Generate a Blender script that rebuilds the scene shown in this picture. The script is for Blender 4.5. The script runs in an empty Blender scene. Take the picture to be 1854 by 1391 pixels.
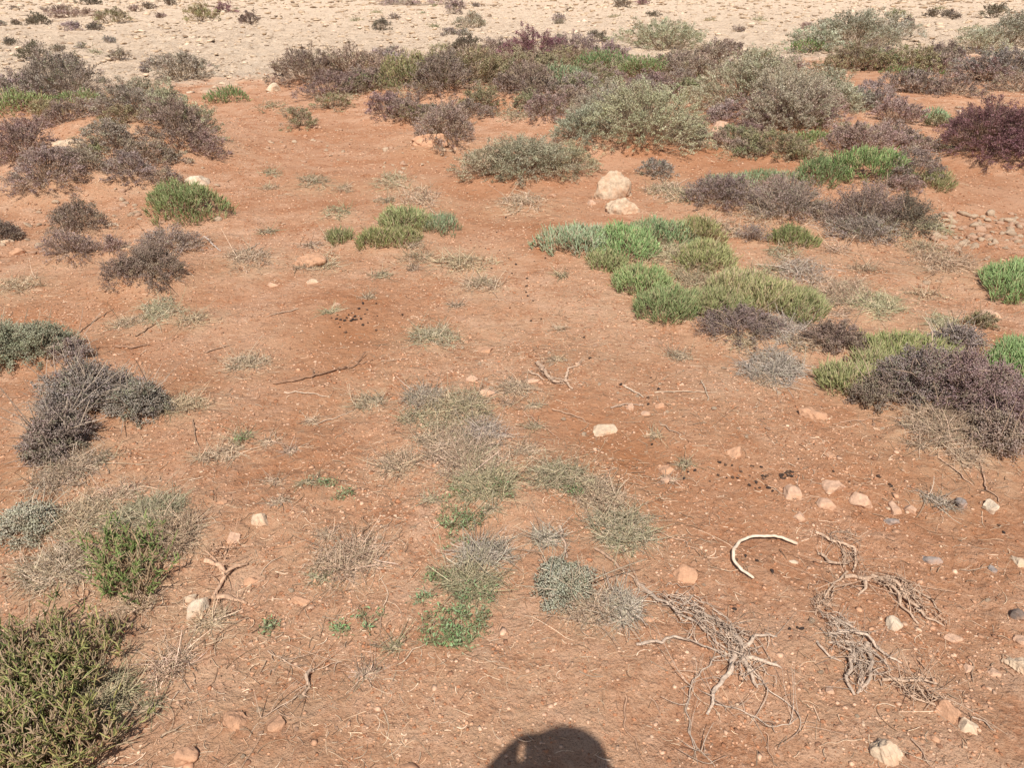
import bpy, bmesh, math, random
import numpy as np
from mathutils import Vector, Matrix

# ------------------------------------------------------------------ basics
S = bpy.context.scene
C = S.collection
R = math.radians
rng = np.random.default_rng(11)
random.seed(4)

F = 1285.0                 # focal length in pixels of the 1854-wide photograph
CX, CY = 927.0, 695.5
PITCH = R(29.0)
CAM = np.array([0.0, 0.0, 1.5])
FWD = np.array([0, math.cos(PITCH), -math.sin(PITCH)])
UP = np.array([0, math.sin(PITCH), math.cos(PITCH)])
RT = np.array([1.0, 0, 0])

# ------------------------------------------------------------------ noise
def _hash(ix, iy, seed):
    h = (ix.astype(np.int64) * 374761393 + iy.astype(np.int64) * 668265263 + seed * 974711) & 0xFFFFFFFF
    h = ((h ^ (h >> 13)) * 1274126177) & 0xFFFFFFFF
    h = (h ^ (h >> 16)) & 0xFFFFFFFF
    return h / 4294967296.0

def gn(x, y, seed=0):
    """2-D gradient noise, about -0.7 .. 0.7"""
    x = np.asarray(x, float); y = np.asarray(y, float)
    xi = np.floor(x); yi = np.floor(y)
    fx = x - xi; fy = y - yi
    u = fx * fx * fx * (fx * (fx * 6 - 15) + 10)
    v = fy * fy * fy * (fy * (fy * 6 - 15) + 10)
    def g(ox, oy):
        a = _hash(xi + ox, yi + oy, seed) * 2 * np.pi
        return np.cos(a) * (fx - ox) + np.sin(a) * (fy - oy)
    a = g(0, 0); b = g(1, 0); c = g(0, 1); d = g(1, 1)
    return (a + u * (b - a)) * (1 - v) + (c + u * (d - c)) * v

def fbm(x, y, seed=0, o=4):
    s = 0; a = 1.0
    for k in range(o):
        s = s + a * gn(x * 2 ** k, y * 2 ** k, seed + 17 * k); a *= .5
    return s

def sst(a, b, x):
    t = np.clip((x - a) / (b - a), 0, 1)
    return t * t * (3 - 2 * t)

# ------------------------------------------------------------------ terrain
MOUNDS = []      # x, y, ux, uy, a, b, h
def rock_mask(x, y):
    d = np.hypot(x, y)
    edge = 15.3 + 2.2 * fbm(x * .22 + 5, y * .22, 71, 3) + np.clip(x, 0, 12) * .75
    return sst(-1.0, 1.2, (d - edge) + 2.2 * gn(x * .9, y * .9, 72) + 1.4 * gn(x * 3, y * 3, 73))

def height(x, y):
    x = np.asarray(x, float); y = np.asarray(y, float)
    d = np.hypot(x, y)
    far = sst(14, 24, d)
    z = .030 * fbm(x * .45, y * .45, 1, 3) * sst(.5, 3, d) + .034 * gn(x * 1.4, y * 1.4, 5) * sst(.6, 2.5, d)
    z = z + .018 * gn(x * 3.6, y * 3.6, 6) * (.6 + .8 * np.clip(gn(x * .9, y * .9, 9) + .4, 0, 1))
    det = .0105 * gn(x * 9, y * 9, 7) + .0075 * gn(x * 21, y * 21, 8) + .0062 * np.abs(gn(x * 43, y * 43, 10))
    rough = np.clip(.55 + 1.3 * gn(x * .8 + 3, y * .8, 12), .12, 1.4)
    z = z + det * rough
    for (mx, my, ux, uy, a, b, h) in MOUNDS:
        dx = x - mx; dy = y - my
        u = (dx * ux + dy * uy) / a; v = (-dx * uy + dy * ux) / b
        q = u * u + v * v
        m = q < 6
        if np.any(m):
            z = z + np.where(m, h * np.exp(-1.15 * q), 0)
    rm = rock_mask(x, y)
    ter = fbm(x * .55, y * .55, 31, 4)
    z = z + rm * (.07 * np.round(ter * 3.0) / 1.5 + .06 * gn(x * 2.2, y * 2.2, 33) + .06 * gn(x * 5.5, y * 5.5, 34) + .035 * np.abs(gn(x * 12, y * 12, 35)))
    z = z + .25 * far * sst(24, 60, d) * fbm(x * .06, y * .06, 41, 3)
    return z

def ray(px, py):
    px = np.asarray(px, float); py = np.asarray(py, float)
    return (RT[:, None] * (px - CX) + UP[:, None] * (CY - py) + FWD[:, None] * F)

def P(px, py, dz=0.0):
    """ground point(s) seen at photograph pixel(s)"""
    px = np.atleast_1d(np.asarray(px, float)); py = np.atleast_1d(np.asarray(py, float))
    d = ray(px, py)
    z = np.zeros_like(px)
    for _ in range(7):
        t = (CAM[2] - z) / (-d[2])
        x = CAM[0] + d[0] * t; y = CAM[1] + d[1] * t
        zn = height(x, y) + dz
        z = z + (zn - z) * .8
    return np.stack([x, y, height(x, y)], 1)

def Pflat(px, py, z=0.0):
    d = ray(np.atleast_1d(float(px)), np.atleast_1d(float(py)))[:, 0]
    t = (CAM[2] - z) / (-d[2])
    return CAM + d * t

# ------------------------------------------------------------------ mesh building
class MB:
    def __init__(s):
        s.v = []; s.f3 = []; s.f4 = []; s.c = []; s.n = 0
    def add(s, v, f, col):
        v = np.asarray(v, np.float32).reshape(-1, 3); f = np.asarray(f, np.int64)
        col = np.asarray(col, np.float32)
        if col.ndim == 1: col = np.broadcast_to(col, (len(v), 3))
        s.v.append(v); s.c.append(col)
        (s.f3 if f.shape[1] == 3 else s.f4).append(f + s.n)
        s.n += len(v)
    def tubes(s, paths, radii, col, sides=3, flat=1.0):
        """paths (N,K,3), radii (N,K), col (N,3)|(N,K,3)|(3,)"""
        paths = np.asarray(paths, float); N, K, _ = paths.shape
        if N == 0: return
        radii = np.broadcast_to(np.asarray(radii, float), (N, K))
        t = np.gradient(paths, axis=1)
        t /= np.linalg.norm(t, axis=2, keepdims=True) + 1e-9
        ref = np.zeros((N, 1, 3)); ref[..., 2] = 1
        m = np.abs(t[:, :1, 2]) > .85
        ref = np.where(m[..., None], np.array([1.0, .3, 0]), ref)
        n = np.cross(t, np.broadcast_to(ref, t.shape)); n /= np.linalg.norm(n, axis=2, keepdims=True) + 1e-9
        b = np.cross(n, t)
        ph = rng.uniform(0, 6.28, (N, 1, 1, 1)) if flat == 1 else np.zeros((N, 1, 1, 1))
        a = np.arange(sides)[None, None, :, None] * (2 * np.pi / sides) + ph
        ring = paths[:, :, None] + radii[:, :, None, None] * (np.cos(a) * n[:, :, None] + flat * np.sin(a) * b[:, :, None])
        col = np.asarray(col, float)
        if col.ndim == 1: col = np.broadcast_to(col, (N, K, 3))
        elif col.ndim == 2: col = np.broadcast_to(col[:, None], (N, K, 3))
        cc = np.broadcast_to(col[:, :, None], (N, K, sides, 3)).reshape(-1, 3)
        base = (np.arange(N) * K * sides)[:, None, None]
        k = np.arange(K - 1)[None, :, None] * sides
        j = np.arange(sides)[None, None, :]; j2 = (j + 1) % sides
        q = np.stack([base + k + j, base + k + j2, base + k + sides + j2, base + k + sides + j], -1).reshape(-1, 4)
        s.add(ring.reshape(-1, 3), q, cc)
        if sides >= 4:                      # caps
            for kk in (0, K - 1):
                if sides == 4 or sides == 8:
                    for o in range(0, sides - 2, 2):
                        ix = [0, o + 1, o + 2, (o + 3) % sides]
                        capq = (base[:, 0] + kk * sides) + np.array(ix)[None]
                        s.f4.append(capq + s.n - len(cc))
    def leaves(s, p, d, L, W, col, fat=False):
        """leaf bodies at p (N,3) along unit d, length L, width W"""
        N = len(p)
        if N == 0: return
        r = rng.normal(size=(N, 3)); n = np.cross(d, r); n /= np.linalg.norm(n, axis=1, keepdims=True) + 1e-9
        b = np.cross(d, n)
        L = np.broadcast_to(np.asarray(L, float), (N,))[:, None]; W = np.broadcast_to(np.asarray(W, float), (N,))[:, None]
        mid = p + d * L * .55
        cc = np.repeat(col, 5 if fat else 4, 0)
        if fat:
            v = np.stack([p, mid + n * W * .5, mid + (-.5 * n + .87 * b) * W * .5, mid + (-.5 * n - .87 * b) * W * .5, p + d * L], 1)
            f = np.array([[0, 2, 1], [0, 3, 2], [0, 1, 3], [4, 1, 2], [4, 2, 3], [4, 3, 1]])
            fs = (np.arange(N)[:, None, None] * 5 + f[None]).reshape(-1, 3)
        else:
            v = np.stack([p, mid + n * W * .5, p + d * L + b * W * .15, mid - n * W * .5 + b * W * .3], 1)
            fs = (np.arange(N)[:, None] * 4 + np.array([[0, 1, 2, 3]]))
        s.add(v.reshape(-1, 3), fs, cc)
    def mesh(s, name, mat, origin=(0, 0, 0), smooth=False):
        me = bpy.data.meshes.new(name)
        v = np.concatenate(s.v) - np.asarray(origin, np.float32)
        me.vertices.add(len(v)); me.vertices.foreach_set('co', v.astype(np.float32).ravel())
        f3 = np.concatenate(s.f3) if s.f3 else np.zeros((0, 3), int)
        f4 = np.concatenate(s.f4) if s.f4 else np.zeros((0, 4), int)
        li = np.concatenate([f3.ravel(), f4.ravel()]).astype(np.int32)
        tot = np.concatenate([np.full(len(f3), 3), np.full(len(f4), 4)]).astype(np.int32)
        st = np.concatenate([[0], np.cumsum(tot)[:-1]]).astype(np.int32)
        me.loops.add(len(li)); me.loops.foreach_set('vertex_index', li)
        me.polygons.add(len(tot)); me.polygons.foreach_set('loop_start', st); me.polygons.foreach_set('loop_total', tot)
        if smooth: me.polygons.foreach_set('use_smooth', np.ones(len(tot), bool))
        ca = me.color_attributes.new('tint', 'FLOAT_COLOR', 'POINT')
        c = np.ones((len(v), 4), np.float32); c[:, :3] = np.concatenate(s.c)
        ca.data.foreach_set('color', c.ravel())
        me.update(calc_edges=True)
        if mat: me.materials.append(mat)
        return me
    def obj(s, name, mat, parent=None, origin=(0, 0, 0), smooth=False):
        me = s.mesh(name, mat, origin, smooth)
        o = bpy.data.objects.new(name, me); C.objects.link(o)
        if parent is not None: o.parent = parent
        else: o.location = origin
        return o

def tag(o, label, cat, group=None, kind=None):
    if label: o['label'] = label
    if cat: o['category'] = cat
    if group: o['group'] = group
    if kind: o['kind'] = kind
    return o

def empty(name, loc):
    o = bpy.data.objects.new(name, None); o.location = loc; o.empty_display_size = .05
    C.objects.link(o); return o

# ------------------------------------------------------------------ materials
def new_mat(name):
    m = bpy.data.materials.new(name); m.use_nodes = True
    nt = m.node_tree; nt.nodes.clear()
    out = nt.nodes.new('ShaderNodeOutputMaterial'); b = nt.nodes.new('ShaderNodeBsdfPrincipled')
    nt.links.new(b.outputs[0], out.inputs['Surface'])
    b.inputs['Roughness'].default_value = .85
    b.inputs['Specular IOR Level'].default_value = .2
    return m, nt, b

class NT:
    def __init__(s, nt): s.nt = nt
    def n(s, t, **kw):
        x = s.nt.nodes.new('ShaderNode' + t)
        for k, v in kw.items(): setattr(x, k, v)
        return x
    def l(s, a, b): s.nt.links.new(a, b)
    def noise(s, co, scale, detail=4, rough=.55, dist=0):
        x = s.n('TexNoise'); x.inputs['Scale'].default_value = scale; x.inputs['Detail'].default_value = detail
        x.inputs['Roughness'].default_value = rough; x.inputs['Distortion'].default_value = dist
        s.l(co, x.inputs['Vector']); return x.outputs['Fac']
    def ramp(s, fac, pts):
        x = s.n('ValToRGB'); e = x.color_ramp.elements
        while len(e) < len(pts): e.new(.5)
        for k, (p, c) in enumerate(pts):
            e[k].position = p; e[k].color = (*c, 1) if len(c) == 3 else c
        s.l(fac, x.inputs[0]); return x.outputs[0]
    def rng(s, fac, a, b, c=0, d=1):
        x = s.n('MapRange'); x.interpolation_type = 'SMOOTHSTEP'
        for i, v in enumerate((a, b, c, d)): x.inputs[i + 1].default_value = v
        s.l(fac, x.inputs[0]); return x.outputs[0]
    def mix(s, fac, a, b, mode='MIX'):
        x = s.n('Mix', data_type='RGBA', blend_type=mode)
        if isinstance(fac, (int, float)): x.inputs[0].default_value = fac
        else: s.l(fac, x.inputs[0])
        for v, i in ((a, 6), (b, 7)):
            if isinstance(v, tuple): x.inputs[i].default_value = (*v, 1)
            else: s.l(v, x.inputs[i])
        return x.outputs[2]
    def math(s, op, a, b=None):
        x = s.n('Math', operation=op)
        for i, v in enumerate((a, b)):
            if v is None: continue
            if isinstance(v, (int, float)): x.inputs[i].default_value = v
            else: s.l(v, x.inputs[i])
        return x.outputs[0]

def ground_material():
    m, nt, b = new_mat('red_soil'); N = NT(nt)
    co = N.n('TexCoord').outputs['Object']
    at = N.n('Attribute', attribute_name='tint')
    sep = N.n('SeparateColor'); N.l(at.outputs['Color'], sep.inputs[0])
    rock, damp, straw = sep.outputs[0], sep.outputs[1], sep.outputs[2]
    # soil colour at three scales
    big = N.noise(co, .8, 4, .6)
    soil = N.ramp(big, [(.30, (.395, .180, .089)), (.5, (.485, .252, .142)), (.68, (.555, .325, .205))])
    med = N.noise(co, 5.5, 6, .65, .4)
    soil = N.mix(N.rng(med, .46, .66, 0, .75), soil, (.60, .37, .24))
    soil = N.mix(N.rng(N.noise(co, 3.1, 5, .6), .47, .63, 0, .75), soil, (.36, .145, .066))
    fine = N.noise(co, 60, 5, .7)
    soil = N.mix(N.rng(fine, .42, .62, 0, .5), soil, (.60, .36, .225))
    soil = N.mix(N.rng(N.noise(co, 27, 5, .72), .53, .66, 0, .6), soil, (.31, .14, .07))
    sp = N.noise(co, 210, 2, .6)
    soil = N.mix(N.rng(sp, .52, .66, 0, .7), soil, (.24, .105, .05))
    # pale grit in the crust
    vo = N.n('TexVoronoi'); vo.inputs['Scale'].default_value = 85; N.l(co, vo.inputs['Vector'])
    vs = N.n('SeparateColor'); N.l(vo.outputs['Color'], vs.inputs[0])
    grit = N.math('MULTIPLY', N.rng(vo.outputs['Distance'], .30, .18), N.rng(vs.outputs[0], .80, .86))
    soil = N.mix(N.math('MULTIPLY', grit, .45), soil, (.62, .40, .26))
    vo2 = N.n('TexVoronoi'); vo2.inputs['Scale'].default_value = 34; N.l(co, vo2.inputs['Vector'])
    vs2 = N.n('SeparateColor'); N.l(vo2.outputs['Color'], vs2.inputs[0])
    clod = N.math('MULTIPLY', N.rng(vo2.outputs['Distance'], .42, .22), N.rng(vs2.outputs[1], .72, .8))
    soil = N.mix(N.math('MULTIPLY', clod, .5), soil, (.60, .36, .23))
    # damp brown and straw coloured ground
    soil = N.mix(N.math('MULTIPLY', damp, N.rng(med, .3, .6, .55, 1)), soil, (.345, .145, .064))
    soil = N.mix(N.math('MULTIPLY', straw, N.rng(N.noise(co, 13, 6, .7), .30, .62)), soil, (.48, .31, .185))
    # limestone pavement
    lr = N.noise(co, 1.3, 7, .7)
    lime = N.ramp(lr, [(.28, (.40, .26, .165)), (.43, (.62, .445, .30)), (.6, (.73, .54, .375)), (.75, (.50, .35, .235))])
    lime = N.mix(N.rng(N.noise(co, 9, 6, .75), .45, .62, 0, .8), lime, (.78, .60, .435))
    lime = N.mix(N.rng(N.noise(co, 4.2, 6, .7), .54, .66, 0, .9), lime, (.27, .17, .105))
    col = N.mix(rock, soil, lime)
    N.l(col, b.inputs['Base Color'])
    b.inputs['Roughness'].default_value = .95; b.inputs['Specular IOR Level'].default_value = .08
    # micro relief
    h1 = N.math('ADD', N.math('MULTIPLY', N.noise(co, 48, 7, .72), .018), N.math('MULTIPLY', N.noise(co, 15, 5, .65), .03))
    h2 = N.math('MULTIPLY', N.math('ADD', grit, N.math('MULTIPLY', clod, 1.6)), .0022)
    h3 = N.math('MULTIPLY', N.noise(co, 190, 4, .7), .0036)
    h4 = N.math('MULTIPLY', N.math('MULTIPLY', N.noise(co, 7, 8, .75), rock), .16)
    hh = N.math('ADD', N.math('ADD', h1, h2), N.math('ADD', h3, h4))
    bp = N.n('Bump'); bp.inputs['Strength'].default_value = .85; bp.inputs['Distance'].default_value = 1.0
    N.l(hh, bp.inputs['Height']); N.l(bp.outputs[0], b.inputs['Normal'])
    return m

def tint_material(name, rough=.8, scale=120, amt=.18, bump=0.0, dust=0.0, trans=0.0):
    m, nt, b = new_mat(name); N = NT(nt)
    at = N.n('Attribute', attribute_name='tint').outputs['Color']
    co = N.n('TexCoord').outputs['Object']
    no = N.noise(co, scale, 4, .6)
    k = N.rng(no, .3, .7, 1 - amt, 1 + amt)
    vm = N.n('VectorMath', operation='SCALE'); N.l(at, vm.inputs[0]); N.l(k, vm.inputs['Scale'])
    col = vm.outputs[0]
    if dust:
        col = N.mix(N.rng(N.noise(co, scale * .35, 5, .65), .42, .68, 0, dust), col, (.50, .27, .15))
    N.l(col, b.inputs['Base Color'])
    b.inputs['Roughness'].default_value = rough
    if bump:
        bp = N.n('Bump'); bp.inputs['Strength'].default_value = .8; bp.inputs['Distance'].default_value = bump
        N.l(N.noise(co, scale * .5, 7, .7), bp.inputs['Height']); N.l(bp.outputs[0], b.inputs['Normal'])
    if trans:
        tr = N.n('BsdfTranslucent'); N.l(col, tr.inputs[0])
        ms = N.n('MixShader'); ms.inputs[0].default_value = trans
        N.l(b.outputs[0], ms.inputs[1]); N.l(tr.outputs[0], ms.inputs[2])
        N.l(ms.outputs[0], nt.nodes['Material Output'].inputs['Surface'])
    return m

M_ground = ground_material()
M_leaf = tint_material('succulent_leaf', .6, 60, .15, trans=.12)
M_dry = tint_material('dry_stem', .9, 90, .2)
M_rock = tint_material('limestone', .9, 38, .22, bump=.014, dust=.65)
M_wood = tint_material('weathered_wood', .9, 130, .28, bump=.004, dust=.25)
M_bone = tint_material('bleached_bone', .55, 90, .12, bump=.0015, dust=.5)
M_dung = tint_material('dry_dung', .8, 300, .35, bump=.002)
M_grit = tint_material('soil_grit', .95, 90, .2)

# ------------------------------------------------------------------ plants
# colours are linear albedos: list of (colour, weight)
TY = {
 'sage':   dict(cols=[((.355,.325,.215),5),((.455,.42,.29),4),((.255,.225,.145),3),((.36,.29,.20),2)], st=(.40,.30,.20), kind='leafy', name='grey_green_shrub', cat='shrub'),
 'silver': dict(cols=[((.43,.415,.300),5),((.54,.52,.39),4),((.30,.28,.19),3),((.44,.35,.24),2)], st=(.46,.36,.25), kind='leafy', name='grey_green_shrub', cat='shrub', h=.3),
 'spread': dict(cols=[((.330,.290,.185),5),((.42,.37,.25),4),((.24,.21,.13),3),((.42,.32,.21),4)], st=(.44,.33,.22), kind='leafy', name='olive_grey_shrub', cat='shrub', h=.30),
 'grey':   dict(cols=[((.315,.238,.20),5),((.42,.33,.28),4),((.21,.155,.13),3),((.29,.265,.17),2)], st=(.42,.32,.235), kind='leafy', name='grey_shrub', cat='shrub'),
 'mauve':  dict(cols=[((.290,.198,.158),5),((.375,.272,.222),4),((.205,.14,.11),3),((.35,.265,.18),3)], st=(.40,.28,.195), kind='leafy', name='mauve_shrub', cat='shrub'),
 'pinkish': dict(cols=[((.305,.200,.175),5),((.41,.290,.262),4),((.20,.125,.108),3),((.34,.28,.19),3)], st=(.42,.30,.21), kind='leafy', name='mauve_shrub', cat='shrub'),
 'purple': dict(cols=[((.215,.102,.108),5),((.285,.142,.152),4),((.14,.068,.07),3),((.28,.18,.14),2)], st=(.30,.19,.13), kind='leafy', name='purple_shrub', cat='shrub'),
 'green':  dict(cols=[((.235,.295,.115),5),((.310,.365,.155),4),((.155,.20,.07),3),((.37,.31,.16),1.5)], st=(.36,.25,.15), kind='finger', name='green_succulent', cat='succulent'),
 'teal':   dict(cols=[((.285,.345,.180),5),((.365,.42,.235),4),((.20,.24,.115),3),((.42,.34,.21),2.5)], st=(.40,.29,.18), kind='finger', name='green_succulent', cat='succulent'),
 'olive':  dict(cols=[((.300,.290,.120),5),((.39,.37,.165),4),((.205,.205,.08),3),((.44,.34,.19),3)], st=(.42,.30,.18), kind='finger', name='olive_succulent', cat='succulent'),
 'stalk':  dict(cols=[((.20,.20,.062),5),((.32,.30,.11),4),((.115,.13,.04),4),((.30,.20,.11),5)], st=(.40,.28,.17), kind='stalk', name='olive_succulent', cat='succulent'),
 'vivid':  dict(cols=[((.165,.215,.062),5),((.26,.30,.10),4),((.105,.14,.042),3),((.32,.25,.13),3)], st=(.38,.26,.15), kind='stalk', name='green_succulent', cat='succulent'),
 'brush':  dict(cols=[((.260,.235,.115),5),((.335,.30,.16),4),((.28,.20,.13),4),((.34,.255,.17),2)], st=(.38,.27,.17), kind='leafy', name='olive_shrub', cat='shrub'),
 'dark':   dict(cols=[((.15,.115,.085),5),((.21,.17,.115),4),((.20,.14,.105),2)], st=(.27,.19,.13), kind='leafy', name='dark_shrub', cat='shrub'),
 'dry':    dict(cols=[((.46,.33,.21),5),((.57,.43,.295),4),((.33,.225,.14),3),((.35,.30,.175),2)], st=(.50,.36,.24), kind='twiggy', name='dry_shrub', cat='dry shrub'),
 'drygreen': dict(cols=[((.32,.295,.175),5),((.42,.36,.23),4),((.23,.24,.115),4),((.50,.37,.235),3)], st=(.46,.34,.22), kind='twiggy', name='dry_shrub', cat='dry shrub'),
 'greydry': dict(cols=[((.37,.30,.235),5),((.48,.39,.31),4),((.25,.19,.15),4),((.33,.29,.19),2)], st=(.47,.37,.28), kind='twiggy', name='grey_dry_shrub', cat='dry shrub'),
 'herb':   dict(cols=[((.17,.25,.105),5),((.24,.31,.15),4),((.31,.31,.18),2)], st=(.38,.31,.17), kind='herb', name='green_herb', cat='herb'),
}

def kind_of(t): return TY[t]['kind']

def pick_cols(ty, n, patch=None):
    cs = np.array([c for c, _ in ty['cols']]); w = np.array([w for _, w in ty['cols']], float); w /= w.sum()
    c = cs[rng.choice(len(cs), n, p=w)]
    return np.clip(c * rng.uniform(.82, 1.2, (n, 1)) * rng.uniform(.95, 1.05, (n, 3)), .01, .9)

class Spot:
    """where a plant or stone stands, from the photograph's outline of it"""
    def __init__(s, cx, y0, y1, w, hmax=.8, dk=.8):
        g = P(cx, y1)[0]
        s.depth = float((g - CAM) @ FWD)
        dist = np.hypot(g[0], g[1]); th = math.atan2(CAM[2] - g[2], dist)
        k = s.depth / F
        s.W = w * k; hm = (y1 - y0) * k
        sn, cs = math.sin(th), math.cos(th)
        D = dk * s.W; A = D / 2 * sn
        if hm < 2.35 * A: A = hm / 2.35; D = 2 * A / sn
        H = math.sqrt(max((hm - A) ** 2 - A * A, 1e-8)) / cs
        if H > hmax * s.W:
            H = hmax * s.W
            # A + sqrt(A^2 + H^2c^2) = hm
            A = max((hm * hm - (H * cs) ** 2) / (2 * hm), .3 * s.W / 2 * sn); D = min(2 * A / sn, 2.0 * s.W)
        s.D = max(D, .3 * s.W); s.H = H
        s.v = g[:2] / dist; s.u = np.array([s.v[1], -s.v[0]])
        s.c = g[:2] + s.v * s.D / 2
        s.dist = dist; s.px = s.depth / 710.0        # size of one rendered pixel there
        s.area = w * (y1 - y0) * .305 * .785         # rendered pixels covered

def plant(cx, y0, y1, w, tname, label, dens=1.0, group=None):
    if kind_of(tname) == 'leafy': w *= (1.15 if cx > 450 else 1.02) if y1 < 350 else 1.1
    if TY[tname]['kind'] == 'finger': w *= 1.06 if y1 > 250 else 1.2
    ty = TY[tname]; kind = ty['kind']
    s = Spot(cx, y0, y1, w, ty.get('h', {'leafy': .41, 'finger': .36 if y1 > 250 else .5, 'stalk': .24, 'twiggy': .16 if y1 < 560 else .08, 'herb': .2}[kind]))
    hue = rng.uniform(.90, 1.22) * rng.uniform(.94, 1.06, 3)          # no two plants have quite the same tone
    ty = dict(ty, cols=[(tuple(np.array(c_) * hue), w_) for c_, w_ in ty['cols']])
    base = np.array([*s.c, float(height(s.c[0], s.c[1]))])
    seed = int(rng.integers(1, 9999))
    def dome(n, p=.5):
        r = rng.uniform(0, 1, n) ** p; a = rng.uniform(0, 2 * np.pi, n)
        edge = 1 + .52 * gn(np.cos(a) * 1.6 + seed, np.sin(a) * 1.6, seed) + .22 * gn(np.cos(a) * 4.5, np.sin(a) * 4.5 + seed, seed)
        lx = r * np.cos(a); ly = r * np.sin(a)
        lump = 1 + .55 * gn(lx * 2.2 + seed, ly * 2.2, seed + 1) + .35 * gn(lx * 5.5, ly * 5.5 + seed, seed + 2)
        z = s.H * np.sqrt(np.clip(1 - r ** 2.4, 0, 1)) * np.clip(lump, .25, 1.5)
        X = lx * edge * s.W / 2; Y = ly * edge * s.D / 2
        x = s.c[0] + s.u[0] * X + s.v[0] * Y; y = s.c[1] + s.u[1] * X + s.v[1] * Y
        gz = height(x, y)
        return np.stack([x, y, gz], 1), z, r, lx, ly
    mb = MB(); ms = MB()
    px = s.px
    fat = s.dist < 4.5
    if kind == 'leafy':
        near = s.dist < 5.5
        nsp = int(np.clip(s.area * (.15 if near else .13) * dens, 30, 2600))
        g, z, r, lx, ly = dome(nsp, .55)
        # patchy thinness of the crown
        hole = gn(lx * 3.3 + seed, ly * 3.3, seed + 5) + .5 * gn(lx * 7, ly * 7 + seed, seed + 6) < (-.24 if near else -.42)
        z = np.where(hole, z * .35, z)
        ctr = np.array([*s.c, 0.0])
        tip = g.copy(); tip[:, 2] += z * rng.uniform(.7, 1.12, nsp) + .15 * px
        inn = ctr + (g - ctr) * np.array([.55, .55, 1]) ; inn[:, 2] = g[:, 2] + z * rng.uniform(.1, .45, nsp)
        tip += rng.normal(0, .04, (nsp, 3)) * s.W * np.array([1, 1, .4])
        K = 4; t = np.linspace(0, 1, K)[None, :, None]
        mid = (inn + tip) / 2 + np.array([0, 0, 1]) * (s.H * .10) + rng.normal(0, .03, (nsp, 3)) * s.W
        path = inn[:, None] * (1 - t) ** 2 + 2 * mid[:, None] * t * (1 - t) + tip[:, None] * t ** 2
        sc = np.array(ty['st']) * rng.uniform(.75, 1.25, (nsp, 1))
        rad = max(.0015, .26 * px)
        ms.tubes(path, np.linspace(1, .55, K)[None] * rad * rng.uniform(.6, 1.3, (nsp, 1)), sc)
        if near:        # bare twigs standing out of the crown
            nb = int(nsp * (.30 if tname == 'grey' else .10)); k_ = rng.choice(nsp, nb); db = (tip - inn)[k_]; db /= np.linalg.norm(db, axis=1, keepdims=True) + 1e-9
            db = db * .8 + rng.normal(0, .5, (nb, 3)); t4 = np.linspace(0, 1, 5)[None, :, None]; bb = rng.normal(0, .5, (nb, 3)); Lb = rng.uniform(.03, .10, nb)[:, None, None]
            ms.tubes(mid[k_][:, None] + db[:, None] * t4 * Lb + bb[:, None] * t4 * t4 * Lb * .7, np.array([1, .95, .85, .7, .5])[None] * rng.uniform(.0012, .0026, (nb, 1)), np.array(ty['st']) * rng.uniform(.6, 1.35, (nb, 1)))
        # leaf clusters along the outer part of each sprig
        nl = int(np.clip(s.area * (3.2 if near else 5.5) * dens, 250, 60000)); i = rng.integers(0, nsp, nl)
        tt = rng.uniform(.2 if near else .62, 1.0, nl)[:, None] ** .6
        p = inn[i] * (1 - tt) ** 2 + 2 * mid[i] * tt * (1 - tt) + tip[i] * tt ** 2
        p += rng.normal(0, 1, (nl, 3)) * np.array([1, 1, .65]) * max(.007 if near else .012, 1.25 * px) * rng.uniform(.6, 1.4, nsp)[i][:, None]
        d = (tip - inn)[i]; d /= np.linalg.norm(d, axis=1, keepdims=True) + 1e-9
        d = d * .8 + rng.normal(0, .75, (nl, 3)) + np.array([0, 0, .35]); d /= np.linalg.norm(d, axis=1, keepdims=True)
        L = np.maximum(.011, 1.5 * px) * rng.uniform(.6, 1.4, nl); Wd = np.maximum(.0042, .8 * px) * rng.uniform(.7, 1.3, nl)
        # whole sprigs share a tone, with some leaves of their own
        sc_ = pick_cols(ty, nsp)[i]; own = pick_cols(ty, nl)
        cl = sc_ * .7 + own * .3
        mb.leaves(p, d, L, Wd, cl, fat)
        ns = int(np.clip(w * .12, 6, 40))
    elif kind in ('finger', 'stalk'):
        long_ = kind == 'stalk'
        nf = int(np.clip(s.area * (.055 if long_ else .85) * dens, 120, 9000))
        s.H = max(s.H - (.09 if long_ else .035), .25 * s.H)
        g, z, r, lx, ly = dome(nf, .52)
        keep = gn(lx * 3 + seed, ly * 3, seed + 5) + .5 * gn(lx * 8, ly * 8 + seed, seed + 6) > (.07 if long_ else -.13) - .22 * (1 - r)
        g, z, r, lx, ly = g[keep], z[keep], r[keep], lx[keep], ly[keep]; nf = len(g)
        Lf = np.clip(rng.uniform(.04, .10, nf) if long_ else rng.uniform(.028, .065, nf), 2.4 * px, None)
        top = z * rng.uniform(.7, 1.1, nf)
        st = g.copy(); st[:, 2] += np.clip(top - Lf * .3, .002, None)
        out = np.stack([s.u[0] * lx + s.v[0] * ly, s.u[1] * lx + s.v[1] * ly, np.zeros(nf)], 1)
        d = np.array([0, 0, 1.0]) + out * (.8 if long_ else .55) + rng.normal(0, .5 if long_ else .33, (nf, 3)); d /= np.linalg.norm(d, axis=1, keepdims=True)
        bend = rng.normal(0, .42 if long_ else .28, (nf, 3)); bend[:, 2] = np.abs(bend[:, 2])
        K = 4; t = np.linspace(0, 1, K)[None, :, None]
        path = st[:, None] + d[:, None] * (t * Lf[:, None, None]) + bend[:, None] * (t * t * Lf[:, None, None] * .6)
        prof = np.array([.75, 1.0, .92, .35])[None]
        rad = np.maximum(.0019, .38 * px) * rng.uniform(.7, 1.25, (nf, 1))
        pc = pick_cols(ty, nf)
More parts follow.
